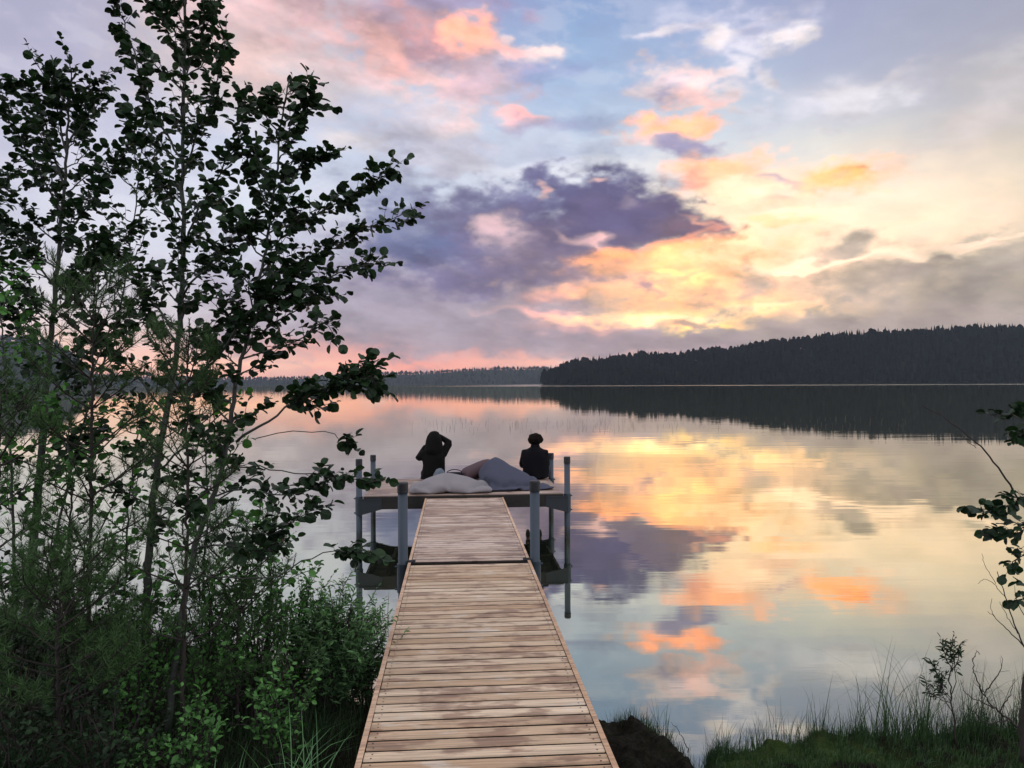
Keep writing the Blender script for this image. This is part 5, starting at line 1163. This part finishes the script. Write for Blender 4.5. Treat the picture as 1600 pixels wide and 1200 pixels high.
bush(300,1230,3.9,170,160,14,310,'small',.042,m_lit_young,'leafy_bush','low bush at the bottom edge below the main alder stems','bush',GB,sp=.028)
bush(160,1240,3.8,200,170,14,311,'small',.040,m_alder,'leafy_bush','dark low bush at the bottom edge, second from the left corner','bush',GB,sp=.028)
bush(30,1250,3.8,180,190,14,312,'small',.042,m_alder,'leafy_bush','darkest low bush filling the bottom left corner','bush',GB,sp=.028)

# --- grass
def blades(mb, bx, by, n_each, L, wdt, r, bend=.5, spread=.05, tone=(0, 1), zoff=0.0, lean=None):
    P0 = []
    nb = len(bx)*n_each
    x = np.repeat(bx, n_each) + r.normal(size=nb)*spread; y = np.repeat(by, n_each) + r.normal(size=nb)*spread
    z = ground_z(x, y) + zoff
    l = L*r.uniform(.45, 1.1, nb); a = r.uniform(0, 6.283, nb); tilt = r.uniform(.02, .22, nb); bd = bend*r.uniform(.2, 1.2, nb)**1.5
    tn = r.uniform(tone[0], tone[1], nb); w = wdt*r.uniform(.6, 1.2, nb)
    K = 6; V = []
    for k in range(K):
        u = k/(K-1); ang = tilt + bd*u*u*1.9
        hor = l*(tilt*u + bd*u**2.6*.75); ver = l*(u - np.minimum(bd, 1.7)*.46*u**3)
        cx = x + np.cos(a)*hor; cy = y + np.sin(a)*hor; cz = z + ver
        ww = w*(1-u**1.6)*.5 + .0002
        sxv, syv = -np.sin(a+.6), np.cos(a+.6)
        V.append(np.stack([cx - sxv*ww, cy - syv*ww, cz], -1)); V.append(np.stack([cx + sxv*ww, cy + syv*ww, cz], -1))
    V = np.stack(V, 1); o = mb.n; mb.v.append(V.reshape(-1,3)); mb.n += nb*2*K
    for i in range(nb):
        q = o + i*2*K
        for k in range(K-1): mb.f.append((q+2*k, q+2*k+1, q+2*k+3, q+2*k+2))
    mb.mi.extend([0]*(nb*(K-1))); mb.att.append(np.repeat(tn, 2*K))
r = np.random.default_rng(55)
def keep_dock(x, y, m=.66):
    a = (x-DO.x)*math.cos(TH) + y*math.sin(TH); return np.abs(a) > m
# right bank: short turf, then the tall fringe at the water's edge
mb = MB(); x = r.uniform(.7, 4.2, 4200); y = shore_y(x) - r.uniform(.0, 1.5, 4200)
k = keep_dock(x, y) & (fbm(x*2.1, y*2.1, 91, 3) > .36) & (x > 1.1); blades(mb, x[k], y[k], 7, .075, .0028, r, .7, .03)
x = r.uniform(.72, 1.3, 260); y = shore_y(x) - r.uniform(.0, .35, 260); k = keep_dock(x, y); blades(mb, x[k], y[k], 5, .12, .0028, r, .6, .02, (0,.25))
x = r.uniform(.66, 1.02, 120); y = shore_y(x) - r.uniform(.0, .12, 120); k = keep_dock(x, y); blades(mb, x[k], y[k], 4, .16, .003, r, .5, .02, (0,.2))
tag(mb.build('grass', m_grass), 'short dark grass and moss on the right bank', 'grass', kind='stuff')
mb = MB(); x = r.uniform(1.2, 4.1, 700); y = shore_y(x) - r.uniform(.02, .50, 700)
dens = .50 + .50*sstep(1.7, 3.1, x); k = (r.random(700) < dens); blades(mb, x[k], y[k], 4, .24, .0032, r, .5, .03, (0, .4))
x = r.uniform(2.4, 3.95, 150); y = shore_y(x) - r.uniform(.05, .4, 150); blades(mb, x, y, 3, .50, .0038, r, .75, .03, (0, .45))
tag(mb.build('shore_grass', m_grass), 'taller thin grass standing along the right water edge', 'grass', kind='stuff')
# left bank undergrowth
mb = MB(); x = r.uniform(-4.6, -.35, 2600); y = shore_y(x) - r.uniform(.0, 3.2, 2600); k = keep_dock(x, y, .68); blades(mb, x[k], y[k], 6, .24, .0035, r, .7, .05, (0, .5))
tag(mb.build('undergrowth', m_grass), 'dark grassy undergrowth beneath the left thicket', 'grass', kind='stuff')
# distinct tall tufts, right
def tuft(px, py, d, n, L, w, bend, seed, label, m, group, cat='grass tuft', spread=.03):
    b0 = P(px, py, d); rr = np.random.default_rng(seed); mb = MB()
    blades(mb, np.array([b0.x]), np.array([b0.y]), n, L, w, rr, bend, spread)
    base = np.array([b0.x, b0.y, float(ground_z(b0.x, b0.y))]); mb.v = [v-base[None] for v in mb.v]
    o = mb.build('grass_tuft', m); o.location = base; tag(o, label, cat, group)
GT = 'tall grass tufts on the right bank'
for a in ((1175,1120,4.62,9,.30,.0034,.35,401,'thin grass tuft leaning left of the others, by the notch in the bank'),
          (1280,1120,4.7,12,.38,.0036,.45,402,'upright grass tuft standing alone in the middle of the right bank'),
          (1215,1120,4.66,10,.34,.0034,.3,403,'grass tuft with one long slanting blade'),
          (1385,1125,4.75,34,.80,.0046,.9,404,'tall arching grass tuft left of the small leafy shrub'),
          (1440,1130,4.7,34,.74,.0046,.85,405,'dense grass tuft at the foot of the small leafy shrub'),
          (1345,1125,4.7,22,.55,.0040,.8,406,'middling grass tuft drooping to the left'),
          (1520,1135,4.7,22,.46,.0038,.6,407,'grass tuft under the bare twiggy shoots'),
          (1035,1135,4.75,26,.26,.0036,.3,408,'short upright tuft on the end of the black peat beside the dock')):
    tuft(*a, m_grass, GT)
GS = 'pale sedge tufts in the left corner'
for a in ((490,1150,3.75,26,.62,.010,2.0,411,'pale green sedge tuft with arching blades nearest the walkway'),
          (450,1200,3.6,24,.60,.010,2.0,412,'sedge tuft with drooping blades at the bottom edge'),
          (345,1225,3.55,20,.50,.009,2.0,413,'sedge tuft below the leafy bushes'),
          (180,1235,3.55,10,.42,.008,1.8,414,'lone curved sedge blades left of the bottom bushes')):
    tuft(*a, m_sedge, GS, spread=.04)

# --- small leafy shrub and bare shoots on the right
t = Plant(501, 'willow', .040, .020); d = 4.55
st = pp([(1495,1165),(1490,1120),(1486,1090),(1484,1060),(1488,1040)], d); t.stem(st, .006, .003, 14, 6)
for q in ([(1487,1085),(1492,1050,.02),(1493,1025,.02),(1482,1010,.02)], [(1488,1050),(1478,1030,0),(1472,1008,0)], [(1488,1045),(1496,1025,0),(1500,1008,0)], [(1489,1040),(1485,1020,.03),(1488,1000,.03)], [(1487,1092),(1470,1070,0),(1462,1050,0),(1455,1035,0)],
          [(1487,1100),(1475,1080,.05),(1470,1060,.05)], [(1486,1098),(1460,1088,0),(1448,1070,0)], [(1490,1115),(1470,1080,.03),(1478,1055,.03)]):
    t.limb(pp(q, d), .0028, .0014, t0=.35, twig=.055, step=.010)
t.build('small_shrub', 'small leafy shrub with a tuft of dark leaves on top, on the right bank', 'shrub', None, m_alder, m_bark2, base_of(st), twigs='stems')
def bare(pts_list, d, name, label, cat, group, seed, r0=.004):
    t = Plant(seed); r = t.r; st = None
    for i, q in enumerate(pts_list):
        w = pp(q, d); st = st or w
        n = max(6, int(len(q)*4)); path = smooth_path(w, n); path[1:-1] += r.normal(size=(n-1,3))*.004
        rr = r0 if i == 0 else r0*.55
        (t.trunk if i == 0 else t.wood).tube(path, list(np.linspace(rr, .0009, n+1)), 5)
        for j in range(2, n, 3):
            if seed != 512 and r.random() < .7:
                e = path[j] + (path[j]-path[j-1])*.8 + r.normal(size=3)*.025 + [0,0,.01]; t.wood.tube([path[j], e], [.0013,.0007], 4)
    t.build(name, label, cat, group, m_alder, m_bark2, base_of(st), twigs='twigs', trunkname='stem'); return t
bare([[(1592,1138),(1568,1118),(1548,1100),(1535,1080),(1520,1062)], [(1540,1088),(1525,1060),(1520,1040),(1525,1018),(1532,1022)], [(1540,1082),(1555,1060),(1566,1042),(1564,1024)], [(1562,1112),(1578,1085),(1586,1060)], [(1556,1106),(1530,1096),(1510,1085),(1500,1062)],
      [(1575,1125),(1545,1130),(1520,1112),(1500,1090)]], 4.6, 'bare_shoots', 'bare crooked twiggy shoots at the right end of the bank', 'twigs', None, 511, .008)
bare([[(1075,1176),(1070,1158),(1060,1140),(1048,1128)]], 4.15, 'bare_shoots', 'single thin dry twig sticking up beside the mossy mound', 'twigs', None, 512, .003)

# --- alder at the right edge, trunk just inside the corner
d = 4.3; t = Plant(601, 'alder', .060); t.dens = .7
st = pp([(1600,1190),(1598,1120),(1606,1040),(1618,940),(1632,830),(1645,700),(1655,560),(1662,400)], d); ps = t.stem(st, .024, .003, 40)
t.limb(pp([(1640,760),(1620,770,-.1),(1585,785,-.15),(1560,795,-.15),(1530,795,-.15)], d), .006, t0=.35, twig=.10, step=.022)
t.limb(pp([(1638,800),(1610,820,-.1),(1580,830,-.1),(1555,835,-.1)], d), .005, t0=.3, twig=.10, step=.022)
t.limb(pp([(1634,840),(1610,860,0),(1590,872,0),(1580,885,0)], d), .005, t0=.3, twig=.10, step=.022)
t.limb(pp([(1622,900),(1608,920,0),(1600,935,0)], d), .004, t0=.3, twig=.08, step=.03)
t.limb(pp([(1650,640),(1620,650,0),(1590,648,0),(1562,650,0)], d), .005, t0=.3, twig=.10, step=.024)
t.limb(pp([(1655,620),(1625,640,.1),(1600,670,.1),(1590,680,.1)], d), .004, t0=.3, twig=.09, step=.026)
# the long bare bough arching up to the left, and dead lower branches
def deadlimb(t, q, r0, r1=.001):
    w = pp(q, d); n = len(q)*4; path = smooth_path(w, n); path[1:-1] += t.r.normal(size=(n-1,3))*.002
    t.wood.tube(path, list(np.linspace(r0, r1, n+1)), 6); return path
deadlimb(t, [(1640,830),(1598,788),(1570,745),(1540,705),(1505,675),(1470,650),(1440,633)], .0065, .0022)
deadlimb(t, [(1516,690),(1500,680),(1492,680)], .002); deadlimb(t, [(1525,700),(1505,685),(1490,676)], .0018); deadlimb(t, [(1462,646),(1450,646),(1445,650)], .0015)
deadlimb(t, [(1618,1040),(1600,1010),(1585,975),(1570,930),(1558,893)], .005, .002)
deadlimb(t, [(1600,1010),(1575,985),(1555,965),(1543,955)], .0035); deadlimb(t, [(1590,990),(1572,960),(1562,940)], .0022)
deadlimb(t, [(1572,935),(1555,915),(1540,905),(1528,912)], .002); deadlimb(t, [(1556,912),(1540,885),(1534,865)], .0016); deadlimb(t, [(1555,965),(1548,950),(1550,935)], .0015)
deadlimb(t, [(1612,985),(1590,940),(1585,915)], .0025)
t.fill(ps, .74, .97, .10, .13, .005, .8, .12, .2, .06)
t.build('alder_tree', 'alder at the right edge with one long bare bough arching to the left', 'tree', 'alders on the right bank', m_alder, m_bark2, base_of(st))

# --- reeds far out in the lake and a few by the platform
mb = MB(); r = np.random.default_rng(66); n = 260
px = np.concatenate([r.uniform(640, 1000, 160), r.uniform(900, 1420, 100)]); dd = r.uniform(38, 52, n)
for a, q in zip(px, dd):
    w = P(a, 650, q); h = r.uniform(.06, .28); mb.tube([(w.x, w.y, -.05), (w.x + r.normal()*.02, w.y, h*.6), (w.x + r.normal()*.05, w.y, h)], [.007, .006, .002], 3, r.random(), cap=False)
tag(mb.build('reeds', m_reed), 'sparse thin reeds standing in the lake far beyond the platform', 'reeds', kind='stuff')
mb = MB()
for a, yy, q in ((581,930,7.7),(605,925,7.8),(478,900,8.1),(531,880,8.4)):
    w = P(a, yy, q); mb.tube([(w.x, w.y, -.05), (w.x+.01, w.y, .16), (w.x+.02, w.y, .30)], [.004,.003,.001], 4, .1)
tag(mb.build('reed_stems', m_reed), 'few single reed stems in the water left of the platform', 'reeds', kind='stuff')
